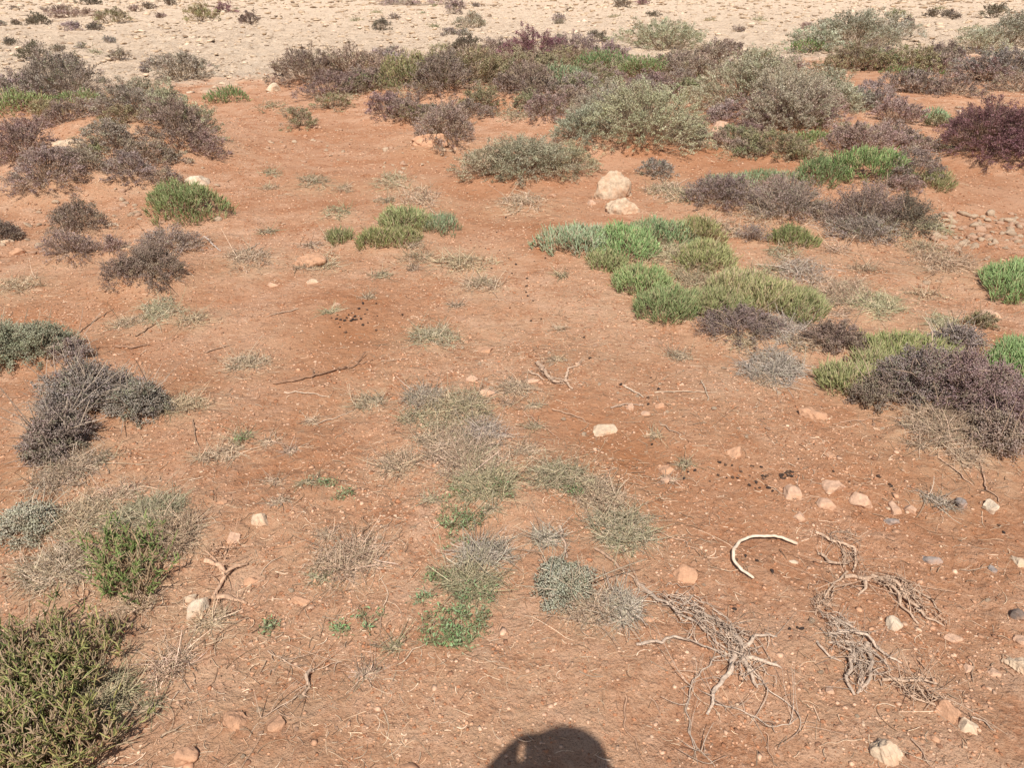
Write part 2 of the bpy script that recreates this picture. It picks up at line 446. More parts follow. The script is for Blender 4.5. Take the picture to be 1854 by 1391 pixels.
        # larger sprigs share a tone
        tone = 1 + .35 * gn(lx * 5 + seed, ly * 5, seed + 9)
        (ms if long_ else mb).tubes(path, prof * rad * (.7 if long_ else 1), np.array(ty['st']) * rng.uniform(.6, 1.2, (nf, 1)) if long_ else np.clip(pc * tone[:, None], .01, .8), 4 if fat else 3)
        if long_:
            m_ = 17; i = np.repeat(np.arange(nf), m_); n_ = len(i); kk = rng.uniform(.8, 3.0, n_); k0 = kk.astype(int); fr = (kk - k0)[:, None]
            b0 = path[i, k0] * (1 - fr) + path[i, np.minimum(k0 + 1, 3)] * fr
            d2 = d[i] * .75 + rng.normal(0, .62, (n_, 3)); d2 /= np.linalg.norm(d2, axis=1, keepdims=True)
            live = rng.uniform(0, 1, nf) < .60
            pc2 = pick_cols(ty, n_) * np.where(live[i], 1.0, 0)[:, None] + np.array(ty['st']) * np.where(live[i], 0, 1.0)[:, None]
            Ls = rng.uniform(.009, .024, n_); kp = rng.uniform(0, 1, n_) < np.where(live[i], 1, .35)
            K2 = 3; t2 = np.linspace(0, 1, K2)[None, :, None]; bd = rng.normal(0, .35, (n_, 3)); bd[:, 2] += .3
            p2 = b0[:, None] + d2[:, None] * t2 * Ls[:, None, None] + bd[:, None] * t2 * t2 * Ls[:, None, None]
            mb.tubes(p2[kp], np.array([.8, 1.0, .45])[None] * rng.uniform(.0012, .0021, (n_, 1))[kp], pc2[kp], 4)
        # side fingers
        k = rng.choice(nf, nf // 2, replace=False)
        b0 = path[k, 1]; d2 = d[k] * .6 + rng.normal(0, .6, (len(k), 3)); d2[:, 2] = np.abs(d2[:, 2]) + .2
        d2 /= np.linalg.norm(d2, axis=1, keepdims=True)
        mb.leaves(b0, d2, Lf[k] * .6, rad[k, 0] * 2, pc[k], True)
        # dry stalks between them
        nd = int(nf * (2.2 if long_ else .5)); k = rng.choice(nf, nd)
        q = st[k] + rng.normal(0, .01, (nd, 3)); q[:, 2] = np.maximum(q[:, 2] - .01, g[k][:, 2])
        d3 = rng.normal(0, .6, (nd, 3)); d3[:, 2] = np.abs(d3[:, 2]) + .4; d3 /= np.linalg.norm(d3, axis=1, keepdims=True)
        t3 = np.linspace(0, 1, 3)[None, :, None]
        ms.tubes(q[:, None] + d3[:, None] * t3 * (Lf[k] * .8)[:, None, None], np.maximum(.001, .22 * px) * np.ones((1, 3)), np.array(ty['st']) * rng.uniform(.7, 1.3, (nd, 1)))
        ns = int(np.clip(w * .06, 4, 20))
    elif kind == 'twiggy':
        nf = int(np.clip(s.area * (.62 if y1 < 560 else .95) * dens, 110, 5200))
        g, z, r, lx, ly = dome(nf, .62)
        keep = gn(lx * 2.6 + seed, ly * 2.6, seed + 5) + .6 * gn(lx * 7, ly * 7 + seed, seed + 6) + rng.normal(0, .12, nf) > -.06 - .25 * (1 - r)
        g, z, r, lx, ly = g[keep], z[keep], r[keep], lx[keep], ly[keep]; nf = len(g)
        Lf = np.clip(np.exp(rng.normal(math.log(.036 if y1 < 560 else .028), .5, nf)), 2.6 * px, .3 * s.W + .02)
        st = g.copy(); st[:, 2] += z * rng.uniform(0, .6, nf)
        out = np.stack([s.u[0] * lx + s.v[0] * ly, s.u[1] * lx + s.v[1] * ly, np.zeros(nf)], 1)
        d = out * .35 + rng.normal(0, .8, (nf, 3)); d[:, 2] = np.abs(d[:, 2]) * (.42 if y1 < 560 else .2) + .04
        d /= np.linalg.norm(d, axis=1, keepdims=True)
        bend = rng.normal(0, .7, (nf, 3)); bend[:, 2] -= .25
        K = 5; t = np.linspace(0, 1, K)[None, :, None]
        path = st[:, None] + d[:, None] * (t * Lf[:, None, None]) + bend[:, None] * (t * t * Lf[:, None, None])
        fl = height(path[..., 0], path[..., 1]) + .001
        path[..., 2] = np.maximum(path[..., 2], fl)
        rad = np.maximum(.0012, .32 * px) * rng.uniform(.5, 1.3, (nf, 1))
        ms.tubes(path, np.linspace(1.1, .5, K)[None] * rad, (pick_cols(ty, nf) * .55 + np.array(ty['st']) * .45) * np.clip(np.exp(rng.normal(0, .32, (nf, 1))), .45, 1.5))
        nl = int(nf * 1.6); i = rng.integers(0, nf, nl); kk = rng.integers(1, K, nl)
        dl = d[i] + rng.normal(0, .7, (nl, 3)); dl[:, 2] = np.abs(dl[:, 2]) * (1 if y1 < 560 else .5); dl /= np.linalg.norm(dl, axis=1, keepdims=True)
        mb.leaves(path[i, kk], dl, np.maximum(.008, 1.3 * px) * rng.uniform(.6, 1.4, nl), np.maximum(.0022, .5 * px) * np.ones(nl), pick_cols(ty, nl), False)
        ns = int(np.clip(w * .06, 3, 14))
    else:  # herb: loose little rosettes
        nr = int(np.clip(s.area * .02 * dens, 5, 90))
        g, z, r, lx, ly = dome(nr, .6)
        nl = nr * 16; i = np.repeat(np.arange(nr), 16)
        p = g[i] + rng.normal(0, .012, (nl, 3)); p[:, 2] = g[i][:, 2] + rng.uniform(.001, 1, nl) ** 1.5 * (z[i] + .012)
        d = rng.normal(0, 1, (nl, 3)); d[:, 2] = np.abs(d[:, 2]) * .6 + .15; d /= np.linalg.norm(d, axis=1, keepdims=True)
        mb.leaves(p, d, np.maximum(.011, 1.6 * px) * rng.uniform(.6, 1.5, nl), np.maximum(.0042, .9 * px) * rng.uniform(.6, 1.2, nl), pick_cols(ty, nl), False)
        q = g[i] ; t3 = np.linspace(0, 1, 3)[None, :, None]
        ms.tubes(q[:, None] * (1 - t3) + p[:, None] * t3, np.full((1, 3), max(.0007, .2 * px)), np.array(ty['st']))
        ns = 0
    if ns:
        a = rng.uniform(0, 6.28, ns); K = 6; t = np.linspace(.05, 1, K)[None, :]
        wig = a[:, None] + rng.normal(0, .12, (ns, K)).cumsum(1)
        rr = t * rng.uniform(.5, .95, (ns, 1))
        X = rr * np.cos(wig) * s.W / 2; Y = rr * np.sin(wig) * s.D / 2
        x = s.c[0] + s.u[0] * X + s.v[0] * Y; y = s.c[1] + s.u[1] * X + s.v[1] * Y
        zz = height(x, y) + np.sin(t * 2.6) * s.H * rng.uniform(.05, .4, (ns, 1)) + .003
        ms.tubes(np.stack([x, y, zz], 2), np.linspace(1, .4, K)[None] * max(.003, .4 * px) * rng.uniform(.7, 1.4, (ns, 1)), np.array(ty['st']) * rng.uniform(.7, 1.25, (ns, 1)), 4)
    if kind == 'herb' or s.area < 420:
        for a_ in ('v', 'c'): getattr(mb, a_).extend(getattr(ms, a_))
        mb.f3 += [f + mb.n for f in ms.f3]; mb.f4 += [f + mb.n for f in ms.f4]; mb.n += ms.n
        o = mb.obj(ty['name'], M_leaf, None, base)
        tag(o, label, ty['cat'], group)
        return o
    root = empty(ty['name'], base)
    tag(root, label, ty['cat'], group)
    mb.obj('foliage', M_leaf, root, base)
    if ms.n: ms.obj('stems', M_dry, root, base)
    return root

PLANTS = [
# --- upper left bank
(120,112,195,165,'grey','tall wispy grey bush crowning the upper left bank'),
(25,145,200,110,'grey','grey twiggy bush cut by the left edge behind green succulents'),
(40,172,212,120,'green','green succulent patch at the left edge under the wispy grey bush'),
(152,173,206,95,'green','bright green patch in front of the wispy grey bush'),
(92,188,222,70,'brush','brownish olive shrub between two green patches on the left bank'),
(270,158,196,110,'sage','grey-green bush at the back right of the upper left bank'),
(335,178,240,140,'sage','grey-green bush at the right shoulder of the upper left bank'),
(210,190,228,110,'mauve','mauve shrub just behind the middle of the left bank'),
(265,200,262,150,'mauve','broad mauve-brown shrub in the middle of the left bank'),
(330,222,292,130,'mauve','mauve shrub on the right slope of the left bank'),
(205,238,288,105,'mauve','mauve shrub right of the cream slab on the left bank'),
(135,206,246,110,'mauve','mauve-brown shrub above the cream slab on the left bank'),
(55,212,256,125,'mauve','wide mauve shrub near the left edge below the green patch'),
(48,240,298,120,'mauve','dark mauve shrub left of the cream slab'),
(268,266,306,100,'mauve','dense mauve shrub low on the left bank above the green dome'),
(380,252,294,75,'mauve','thin mauve shrub at the right foot of the left bank'),
(250,300,347,85,'mauve','small mauve shrub left of the bright green dome'),
(165,302,346,80,'mauve','mauve clump between two others at the foot of the left bank'),
(95,298,362,125,'mauve','bushy mauve shrub low on the left bank near the left edge'),
(308,318,348,55,'mauve','small dark mauve clump beside the round cream rock'),
(150,268,300,70,'drygreen','half-green tuft under the cream slab on the left bank'),
(342,328,416,135,'green','bright green dome standing alone at left below the round cream rock'),
(415,160,188,68,'green','small green cushion on bare soil right of the left bank'),
(332,103,147,108,'sage','rounded grey-green bush alone at the edge of the pale limestone'),
(545,204,240,58,'brush','olive-grey tuft alone on the soil left of the shrub ridge'),
(492,183,204,55,'drygreen','flat olive tuft just right of the small green cushion'),
(523,192,210,35,'drygreen','tiny tuft between the flat olive tuft and the olive-grey one'),
# --- shrub ridge in the upper middle
(562,104,162,115,'mauve','mauve shrub at the left tip of the shrub ridge'),
(645,92,152,150,'mauve','big mauve dome at the left end of the shrub ridge'),
(702,94,132,70,'grey','dark grey twiggy bush behind the big mauve dome'),
(600,140,182,110,'mauve','pale mauve shrub spilling onto soil under the big mauve dome'),
(663,138,168,85,'green','bright green patch at the foot of the big mauve dome'),
(735,104,160,95,'olive','olive succulent mound right of the big mauve dome'),
(795,98,150,110,'brush','brown-olive shrub in the left middle of the shrub ridge'),
(860,100,162,130,'brush','broad olive-brown shrub in the centre of the shrub ridge'),
(925,98,150,110,'brush','brown-olive shrub left of the two green ridge cushions'),
(905,76,108,95,'mauve','mauve shrub along the back of the ridge beside the dark spiky plant'),
(968,70,118,105,'purple','purple-grey dome on the crest of the shrub ridge'),
(1042,70,118,90,'mauve','purple-grey shrub right of the crest dome'),
(1100,84,116,75,'pinkish','low purple-grey shrub left of the grey dome on the ridge'),
(960,112,134,62,'teal','pale green cushion under the purple crest dome'),
(1012,120,158,92,'teal','pale green cushion in the dip of the shrub ridge'),
(1095,96,142,130,'green','wide bright green mat on the right part of the ridge'),
(1165,108,148,95,'green','green mat between the wide green mat and the mauve end of the ridge'),
(1202,50,98,160,'sage','large grey-green dome on the skyline of the ridge'),
(1305,78,122,90,'mauve','grey-mauve shrub at the right end of the ridge'),
(1248,108,152,95,'mauve','mauve shrub below the grey-green dome on the ridge'),
(1185,140,176,85,'mauve','mauve-brown shrub behind the large pale bush'),
(745,138,176,80,'olive','olive succulent under the brown-olive ridge shrubs'),
(800,138,196,115,'mauve','rounded mauve shrub on the front slope of the ridge'),
(700,176,220,75,'mauve','thin mauve shrub on the left front of the ridge'),
(740,190,232,70,'mauve','small mauve shrub beside the tall front mauve shrub'),
(808,188,278,115,'mauve','tall mauve-grey shrub standing at the front of the ridge'),
(870,170,205,75,'brush','brown shrub right of the rounded mauve shrub'),
(962,138,204,95,'mauve','mauve shrub left of the large pale bush'),
(984,172,228,80,'mauve','dark mauve shrub tucked beside the large pale bush'),
(922,160,194,60,'mauve','thin mauve shrub above the bare tan slope'),
(1050,148,188,70,'grey','grey bush touching the back of the large pale bush'),
(1095,145,240,150,'sage','tall left dome of the large pale grey-green bush'),
(1155,194,292,225,'sage','broad main dome of the large pale grey-green bush'),
(1245,198,272,70,'sage','right shoulder of the large pale grey-green bush'),
(1050,205,290,105,'sage','left skirt of the large pale grey-green bush'),
(885,268,340,120,'spread','sparse grey-olive bush at the left of the open twiggy bushes'),
(955,250,348,165,'spread','open grey-olive bush left of the stacked pale rocks'),
(1025,262,328,105,'spread','thin olive-grey bush joining the open bush to the large pale one'),
(945,345,388,90,'dry','straw coloured tuft at the foot of the open grey-olive bush'),
(1190,292,326,58,'grey','small grey-mauve tuft right of the stacked pale rocks'),
# --- upper right
(1345,125,218,165,'sage','left dome of the wide pale bush in the upper right'),
(1425,113,215,165,'sage','middle dome of the wide pale bush in the upper right'),
(1500,98,205,115,'sage','tall speckled pale bush at the right of the wide pale bush'),
(1550,150,208,62,'grey','grey bush at the right foot of the tall speckled bush'),
(1390,190,244,150,'mauve','mauve shrub under the wide pale bush'),
(1470,178,240,95,'mauve','mauve-grey shrub under the tall speckled bush'),
(1305,196,222,70,'grey','grey tuft beside the pink boulder'),
(1542,33,88,150,'sage','grey-green dome against the limestone at upper right'),
(1475,58,98,100,'sage','left slope of the grey-green dome at upper right'),
(1612,42,84,80,'sage','right slope of the grey-green dome at upper right'),
(1458,74,98,62,'green','yellow-green cushion at the left foot of the upper right dome'),
(1560,84,118,95,'mauve','mauve shrub in front of the upper right dome'),
(1590,94,128,85,'green','green cushion in front of the upper right dome'),
(1652,92,135,100,'brush','dark green-brown shrub right of the green cushion at upper right'),
(1702,80,132,72,'mauve','mauve-brown shrub right of the dark green-brown shrub'),
(1650,120,136,90,'green','narrow green strip at the foot of the dark green-brown shrub'),
(1830,20,88,100,'sage','grey-green bush cut by the right edge near the top'),
(1770,52,102,85,'sage','grey-green bush left of the one at the top right edge'),
(1800,98,152,125,'grey','brown-grey sprawling shrub below the top right bushes'),
(1722,148,184,85,'mauve','low mauve shrub behind the deep purple bush'),
(1640,128,168,85,'mauve','mauve shrub on orange soil left of the low mauve one'),
(1582,154,204,82,'mauve','mauve shrub right of the tall speckled bush'),
(1625,184,224,95,'mauve','mauve-brown shrub left of the deep purple bush'),
(1690,200,226,45,'teal','small pale green clump touching the deep purple bush'),
(1772,178,312,170,'purple','deep purple bush near the right edge'),
(1838,184,312,95,'purple','deep purple bush cut by the right edge'),
(1400,250,294,115,'brush','low brown-olive shrub on the bare orange hollow'),
(1470,240,264,65,'green','small green tuft behind the low brown-olive shrub'),
(1540,238,288,105,'mauve','mauve-brown shrub behind the bright green cushion'),
(1592,232,274,65,'mauve','thin mauve shrub right of the mauve-brown one behind the cushion'),
(1482,288,347,95,'green','left half of the bright green cushion right of the bare hollow'),
(1562,270,337,135,'green','right half of the bright green cushion right of the bare hollow'),
(1390,314,346,110,'teal','flat greyish green mat left of the bright green cushion'),
(1320,318,344,95,'teal','flat greyish green mat above the grey-mauve shrubs'),
(1235,340,370,70,'drygreen','small greenish tuft right of the stacked pale rocks'),
(1642,284,348,90,'mauve','mauve-grey shrub right of the bright green cushion'),
(1692,308,350,55,'olive','olive clump below the deep purple bush'),
(1305,330,388,150,'mauve','grey-mauve shrub at left of the row below the green mats'),
(1420,334,412,135,'grey','grey-mauve shrub in the middle of the row below the bright green cushion'),
(1560,344,422,140,'mauve','mauve-grey shrub at right of the row below the bright green cushion'),
(1632,354,436,105,'dark','dark tangled shrub by the field of small stones'),
(1505,385,432,85,'greydry','low grey shrub below the mauve-grey shrub of the row'),
(1560,404,450,120,'grey','flat grey shrub in front of the dark tangled shrub'),
(1430,408,450,72,'olive','olive tuft below the middle grey-mauve shrub'),
(1362,412,446,55,'mauve','small mauve tuft right of the green carpet'),
(1660,440,462,70,'drygreen','flat grey-green tuft below the dark tangled shrub'),
(1700,440,500,110,'dry','straw coloured tuft below the field of small stones'),
# --- the green carpet
(1050,408,470,130,'teal','pale green tip at the left of the green carpet'),
(1125,405,482,115,'green','green clump second in from the left tip of the green carpet'),
(1100,455,492,75,'olive','small olive clump on the near side of the carpet tip'),
(1190,400,452,110,'teal','pale green clump on the back edge of the green carpet'),
(1262,400,446,95,'olive','green-olive clump at the far back right of the green carpet'),
(1215,432,492,120,'drygreen','grey-olive thin patch in the middle of the green carpet'),
(1275,440,500,100,'olive','olive clump in the back middle of the green carpet'),
(1162,480,546,105,'green','green clump on the left near side of the green carpet'),
(1205,520,592,110,'green','vivid green clump at the nearest corner of the green carpet'),
(1280,520,578,115,'olive','olive green clump along the near edge of the green carpet'),
(1250,480,530,100,'drygreen','faded patch between green clumps of the carpet'),
(1330,478,556,115,'olive','olive clump in the right middle of the green carpet'),
(1385,500,572,115,'olive','deep olive clump near the right end of the green carpet'),
(1440,520,586,90,'olive','olive clump at the right end of the green carpet'),
(1440,468,520,95,'greydry','grey dry shrub behind the right end of the green carpet'),
(1512,490,560,110,'dry','pale straw patch right of the green carpet'),
(1580,520,580,90,'drygreen','half-green straw patch right of the pale straw patch'),
# --- right middle
(1830,455,552,100,'green','dark green succulent cut by the right edge beside the stones'),
(1838,594,700,95,'green','strong green succulent cut by the right edge behind the purple mound'),
(1330,566,622,150,'mauve','flat mauve-grey shrub just below the green carpet'),
(1415,572,630,90,'greydry','flat grey shrub right of the flat mauve-grey one'),
(1395,620,700,115,'greydry','pale grey twiggy shrub below the flat mauve-grey shrub'),
(1505,592,648,100,'mauve','thin mauve shrub left of the yellow-green succulents'),
(1640,604,668,150,'olive','yellow-green succulent behind the purple mound'),
(1530,655,720,90,'olive','yellow-green succulent at the left of the purple mound'),
(1580,622,690,75,'olive','yellow-green clump linking the two by the purple mound'),
(1722,592,650,80,'grey','grey bush behind the top of the purple mound'),
(1700,562,606,62,'drygreen','yellow grass-like tuft behind the grey bush'),
(1775,566,600,50,'brush','small olive tuft by the flat pink stone at right'),
(1635,640,745,140,'pinkish','left dome of the purple mound at right'),
(1730,636,765,160,'pinkish','mauve-grey middle of the purple mound at right'),
(1795,660,792,110,'pinkish','right flank of the purple mound at right'),
(1570,690,745,80,'mauve','brown-mauve fringe at the left foot of the purple mound'),
(1700,735,832,165,'dry','dry straw skirt in front of the purple mound'),
(1790,760,825,100,'mauve','mauve fringe at the right foot of the purple mound'),
# --- middle, along the soil track
(735,374,422,100,'olive','olive clump in the middle of the patch beside the track'),
(682,416,454,70,'olive','olive clump at the left of the patch beside the track'),
(732,412,448,60,'olive','olive clump at the near side of the patch beside the track'),
(800,384,428,60,'teal','pale green clump at the right of the patch beside the track'),
(616,412,446,46,'olive','small round olive clump alone left of the track patch'),
(570,318,345,58,'drygreen','small greenish tuft alone on the upper track'),
(710,312,348,72,'drygreen','greenish straw tuft above the track patch'),
(612,370,398,46,'drygreen','small greenish tuft behind the round olive clump'),
(762,338,382,80,'dry','straw tuft between the greenish tuft and the track patch'),
(592,458,492,52,'dry','grey-brown tuft right of the half-buried pale slab'),
(835,464,494,110,'dry','sprawling dry twig clump in the middle of the track'),
(760,455,480,70,'dry','faint dry twig clump left of the sprawling one on the track'),
(872,498,532,75,'dry','low dry twig clump just below the sprawling one'),
(785,582,628,92,'drygreen','low grey-green twig clump in the middle of the picture'),
(455,445,490,85,'dry','dry straw clump right of the left mauve shrubs'),
# --- left middle
(152,378,432,92,'mauve','mauve shrub on the bare soil left of the green dome'),
(140,412,482,90,'mauve','mauve-brown shrub joined below the mauve one at left'),
(210,430,468,52,'mauve','small brown shrub right of the mauve-brown one at left'),
(10,388,446,52,'dark','dark shrub at the left edge beside pale stones'),
(35,500,536,78,'dry','brown dry tuft near the left edge above the grey bush'),
(310,418,466,130,'mauve','arching mauve shrub below the bright green dome'),
(295,458,535,95,'mauve','mauve-brown shrub hanging below the arching one'),
(232,478,528,75,'mauve','small mauve shrub left of the hanging mauve-brown one'),
(295,540,588,66,'drygreen','pale olive dry tuft under the hanging mauve-brown shrub'),
(352,568,592,60,'dry','dark dry twig tuft right of the pale olive one'),
(235,575,595,60,'dry','faint grey twig tuft left of the pale olive one'),
(22,568,690,120,'sage','grey-green bush cut by the left edge in mid height'),
(92,576,662,105,'sage','dark-shadowed grey-green bush next to the left edge'),
(135,620,662,60,'grey','grey fringe on the right of the left edge bush'),
(165,664,758,150,'grey','spiky grey-mauve bush at left, upper of a dark pair'),
(265,690,775,95,'grey','brown-grey bush right of the spiky grey-mauve bush'),
(122,750,842,115,'grey','grey-mauve bush below the spiky one at left'),
(130,830,880,130,'dry','dry twig heap under the grey-mauve bushes at left'),
(330,720,750,90,'dry','dry twigs trailing right from the brown-grey bush'),
# --- lower left
(66,902,985,88,'silver','small silvery grey-green bush near the lower left edge'),
(275,900,965,120,'drygreen','half-dry olive green clump behind the vivid green one at lower left'),
(252,965,1088,105,'vivid','vivid green clump at lower left beside the dry root'),
(160,900,975,110,'dry','dry grass between the silvery bush and the green clumps'),
(120,985,1060,130,'dry','dry twig mat below the silvery bush'),
(330,930,1010,90,'dry','dry straw right of the olive clump at lower left'),
(60,1150,1245,190,'stalk','tall olive stalks at the back of the big lower left plant'),
(175,1155,1235,130,'stalk','yellowing stalks at the right back of the big lower left plant'),
(75,1225,1335,170,'stalk','long green stalks in the middle of the big lower left plant'),
(190,1225,1310,120,'drygreen','dry tangled part at the right of the big lower left plant'),
(40,1310,1420,180,'stalk','stalks at the bottom left corner'),
(150,1325,1410,120,'stalk','stalks at the bottom edge right of the corner ones'),
(5,1130,1230,60,'dark','dark shrub at the left edge behind the olive stalks'),
# --- centre patch
(765,698,742,72,'greydry','grey-mauve tuft at the top of the central dry patch'),
(835,712,768,120,'drygreen','grey-green dry tuft right of the central top tuft'),
(875,752,812,75,'greydry','grey twig tuft on the right side of the central dry patch'),
(820,760,860,100,'dry','pale straw middle of the central dry patch'),
(868,795,862,105,'dry','brown twig mat at the right bottom of the central dry patch'),
(722,818,866,66,'dry','small grey tuft at the left of the central dry patch'),
(880,850,912,120,'drygreen','faintly green tuft below the central dry patch'),
(1012,842,894,115,'drygreen','grey-olive tuft arching right of the central patch'),
(1085,870,930,90,'dry','brown twig tuft at the bend right of the central patch'),
(1122,915,992,105,'drygreen','olive twig tuft at the right end of the arching band'),
(875,978,1032,92,'greydry','little grey-brown tuft in the lower centre'),
(990,960,990,60,'greydry','tiny grey tuft above the pale sage cushion'),
(850,1025,1088,105,'drygreen','grey-green tuft in the lower centre above the green herbs'),
(1018,1016,1102,92,'silver','pale sage cushion in the lower centre'),
(1060,1075,1130,90,'dry','dead grey twigs below the pale sage cushion'),
(1122,1068,1128,70,'greydry','grey-mauve tuft right of the pale sage cushion'),
(822,920,985,62,'herb','green herb patch left of the lower centre tufts'),
(800,1028,1062,52,'herb','leafy green herb left of the grey-green lower tuft'),
(815,1100,1180,90,'herb','green herb spray at the bottom of the lower centre'),
(868,1105,1150,55,'herb','green herb tuft right of the bottom spray'),
(848,930,968,60,'herb','green herb at the left edge below the brown twig mat'),
(818,885,912,44,'herb','green herb sprig under the brown twig mat'),
(862,1062,1100,70,'herb','green herb between the grey-green tuft and the bottom spray'),
(838,1150,1178,64,'herb','lowest green herb tip of the bottom spray'),
(905,870,910,52,'herb','green herb among the twigs below the central dry patch'),
(600,858,882,34,'herb','little pale green rosette alone left of the centre'),
(440,790,803,26,'herb','tiny green herb alone in the left centre'),
(672,1112,1134,48,'herb','green herb sprig alone left of the bottom spray'),
(640,978,1045,105,'dry','pale straw tuft left of the lower centre'),
(668,718,742,60,'dry','faint straw tuft left of the central top tuft'),
(1695,900,918,60,'greydry','thin grey sprig beside the dark grey pebble'),
(450,640,672,70,'dry','straw tuft left of the long bare twig'),
(935,690,720,70,'dry','pale straw tuft near the small dug-up root'),
(1260,1180,1150,10,'dry','') ,
]
PLANTS = [p for p in PLANTS if p[5]]
# --- scattered on the limestone plain
FAR = [
(70,24,49,46,'dark','dark purplish bush on the limestone in the top left corner'),
(131,35,56,34,'grey','small grey bush right of the dark purplish one on the limestone'),
(205,24,43,72,'brush','flat olive bush on the limestone at top left'),
(174,33,54,26,'dark','small dark bush left of the flat olive one'),
(365,14,40,64,'brush','round olive bush on the limestone left of the black spiky one'),
(455,27,48,36,'dark','black spiky bush on the limestone'),
(410,12,25,42,'purple','small purple shrub above the black spiky bush'),
(107,82,94,25,'dark','dark green tuft low on the limestone at left'),
(690,39,57,31,'dark','dark purple shrub alone in the middle of the limestone'),
(852,18,52,48,'sage','tall grey-green plant on the limestone above the ridge'),
(845,68,96,56,'dark','dark spiky plant just behind the shrub ridge'),
(825,8,26,42,'grey','grey bush behind the tall grey-green plant'),
(745,0,11,130,'grey','long flat grey bush near the horizon in the middle'),
(310,0,9,24,'dark','dark clump on the horizon right of the top left corner'),
(165,0,12,42,'dark','dark bush on the horizon in the top left'),
(1126,0,14,30,'dark','dark bush on the horizon above the grey-green dome'),
(1010,21,37,20,'grey','small grey tuft on the limestone right of the tall plant'),
(1162,0,8,18,'purple','tiny purple tuft on the horizon beside the dark bush'),
(788,36,50,13,'drygreen','thin little tuft left of the tall grey-green plant'),
(110,12,25,60,'mauve','flat mauve scrub near the horizon at left'),
(130,20,34,90,'mauve','low mauve bank of scrub at upper left'),
(245,10,22,22,'mauve','small mauve tuft near the horizon at left'),
(270,6,16,24,'dark','small dark tuft near the horizon at left'),
(680,14,24,26,'drygreen','small straw tuft on the limestone in the middle'),
(645,24,38,16,'drygreen','faint tuft left of the dark purple shrub'),
(1375,18,38,26,'drygreen','brown tuft on the limestone left of the upper right dome'),
(1335,78,92,28,'dark','dark flat tuft at the edge of the limestone right of the ridge'),
(1620,22,36,40,'brush','olive tuft behind the upper right dome'),
(1690,22,34,34,'dark','dark tuft on the limestone behind the upper right bushes'),
(1720,18,32,26,'dark','dark tuft right of another on the limestone at upper right'),
(1800,12,30,40,'dark','dark tuft behind the bush at the top right edge'),
(1640,44,56,24,'mauve','small mauve tuft right of the upper right dome'),
(1752,40,60,40,'drygreen','straw tuft at left of the top right bushes'),
(20,62,84,20,'dark','dark tuft low on the limestone at the left edge'),
(60,75,84,40,'grey','flat grey scrub on the limestone near the left edge'),
(200,70,82,24,'grey','grey tuft on the limestone above the wispy bush'),
(175,90,102,22,'drygreen','small brown tuft above the wispy grey bush'),
]

# low scrub that closes the gaps between the larger shrubs: nothing tells one from the next
FILL = []
for (n, box, wr, types, label, group) in [
  (26, (600, 150, 1280, 205), (55, 100), ['mauve', 'brush', 'mauve', 'drygreen'], 'low brownish scrub filling gaps between the shrubs of the ridge', 'low scrub of the ridge'),
  (24, (1290, 120, 1850, 175), (55, 105), ['mauve', 'brush', 'dry', 'mauve'], 'low brownish scrub between the bushes of the upper right', 'low scrub of the upper right'),
  (22, (1290, 195, 1700, 300), (45, 90), ['mauve', 'brush', 'drygreen'], 'low dull scrub behind the bright green cushion at right', 'low scrub behind the green cushion'),
  (20, (1200, 350, 1700, 440), (45, 90), ['dry', 'drygreen', 'mauve', 'dry'], 'low dry scrub under the row of grey-mauve shrubs', 'low scrub under the grey-mauve row'),
  (5, (10, 205, 390, 330), (45, 90), ['mauve', 'brush', 'mauve'], 'low mauve-brown scrub in the gaps of the left bank', 'low scrub of the left bank'),
  (14, (560, 130, 1250, 150), (60, 110), ['brush', 'mauve', 'brush'], 'low olive-brown scrub at the back of the ridge', 'low scrub at the back of the ridge'),
  (34, (420, 440, 1240, 900), (18, 38), ['drygreen', 'dry', 'dry'], 'tiny dry tuft on the open soil of the middle', 'tiny dry tufts of the middle'),
  (18, (380, 880, 1120, 1250), (22, 46), ['drygreen', 'dry', 'herb'], 'tiny dry tuft on the open soil near the bottom', 'tiny dry tufts near the bottom'),
  (16, (1230, 450, 1700, 720), (30, 70), ['dry', 'drygreen', 'dry'], 'flat straw tuft on the littered soil around the green carpet', 'straw tufts around the green carpet'),
  (10, (20, 830, 400, 1300), (40, 80), ['dry', 'dry', 'drygreen'], 'flat straw mat in the littered lower left', 'straw mats of the lower left'),
  (14, (730, 720, 960, 880), (35, 70), ['dry', 'dry', 'drygreen'], 'flat straw clump within the central dry patch', 'straw clumps of the central patch'),
  (12, (660, 180, 1100, 235), (45, 85), ['mauve', 'brush', 'drygreen'], 'low dull scrub on the front slope of the ridge', 'low scrub in front of the ridge'),
  (8, (430, 300, 800, 470), (25, 45), ['drygreen', 'dry'], 'tiny greenish tuft on the upper track', 'tiny tufts of the upper track'),
]:
    r_ = np.random.default_rng(len(FILL) + 3)
    for k in range(n):
        cx_ = r_.uniform(box[0], box[2]); yb_ = r_.uniform(box[1], box[3]); w_ = r_.uniform(*wr)
        FILL.append((cx_, yb_ - w_ * r_.uniform(.32, .45), yb_, w_, types[k % len(types)], label, group))

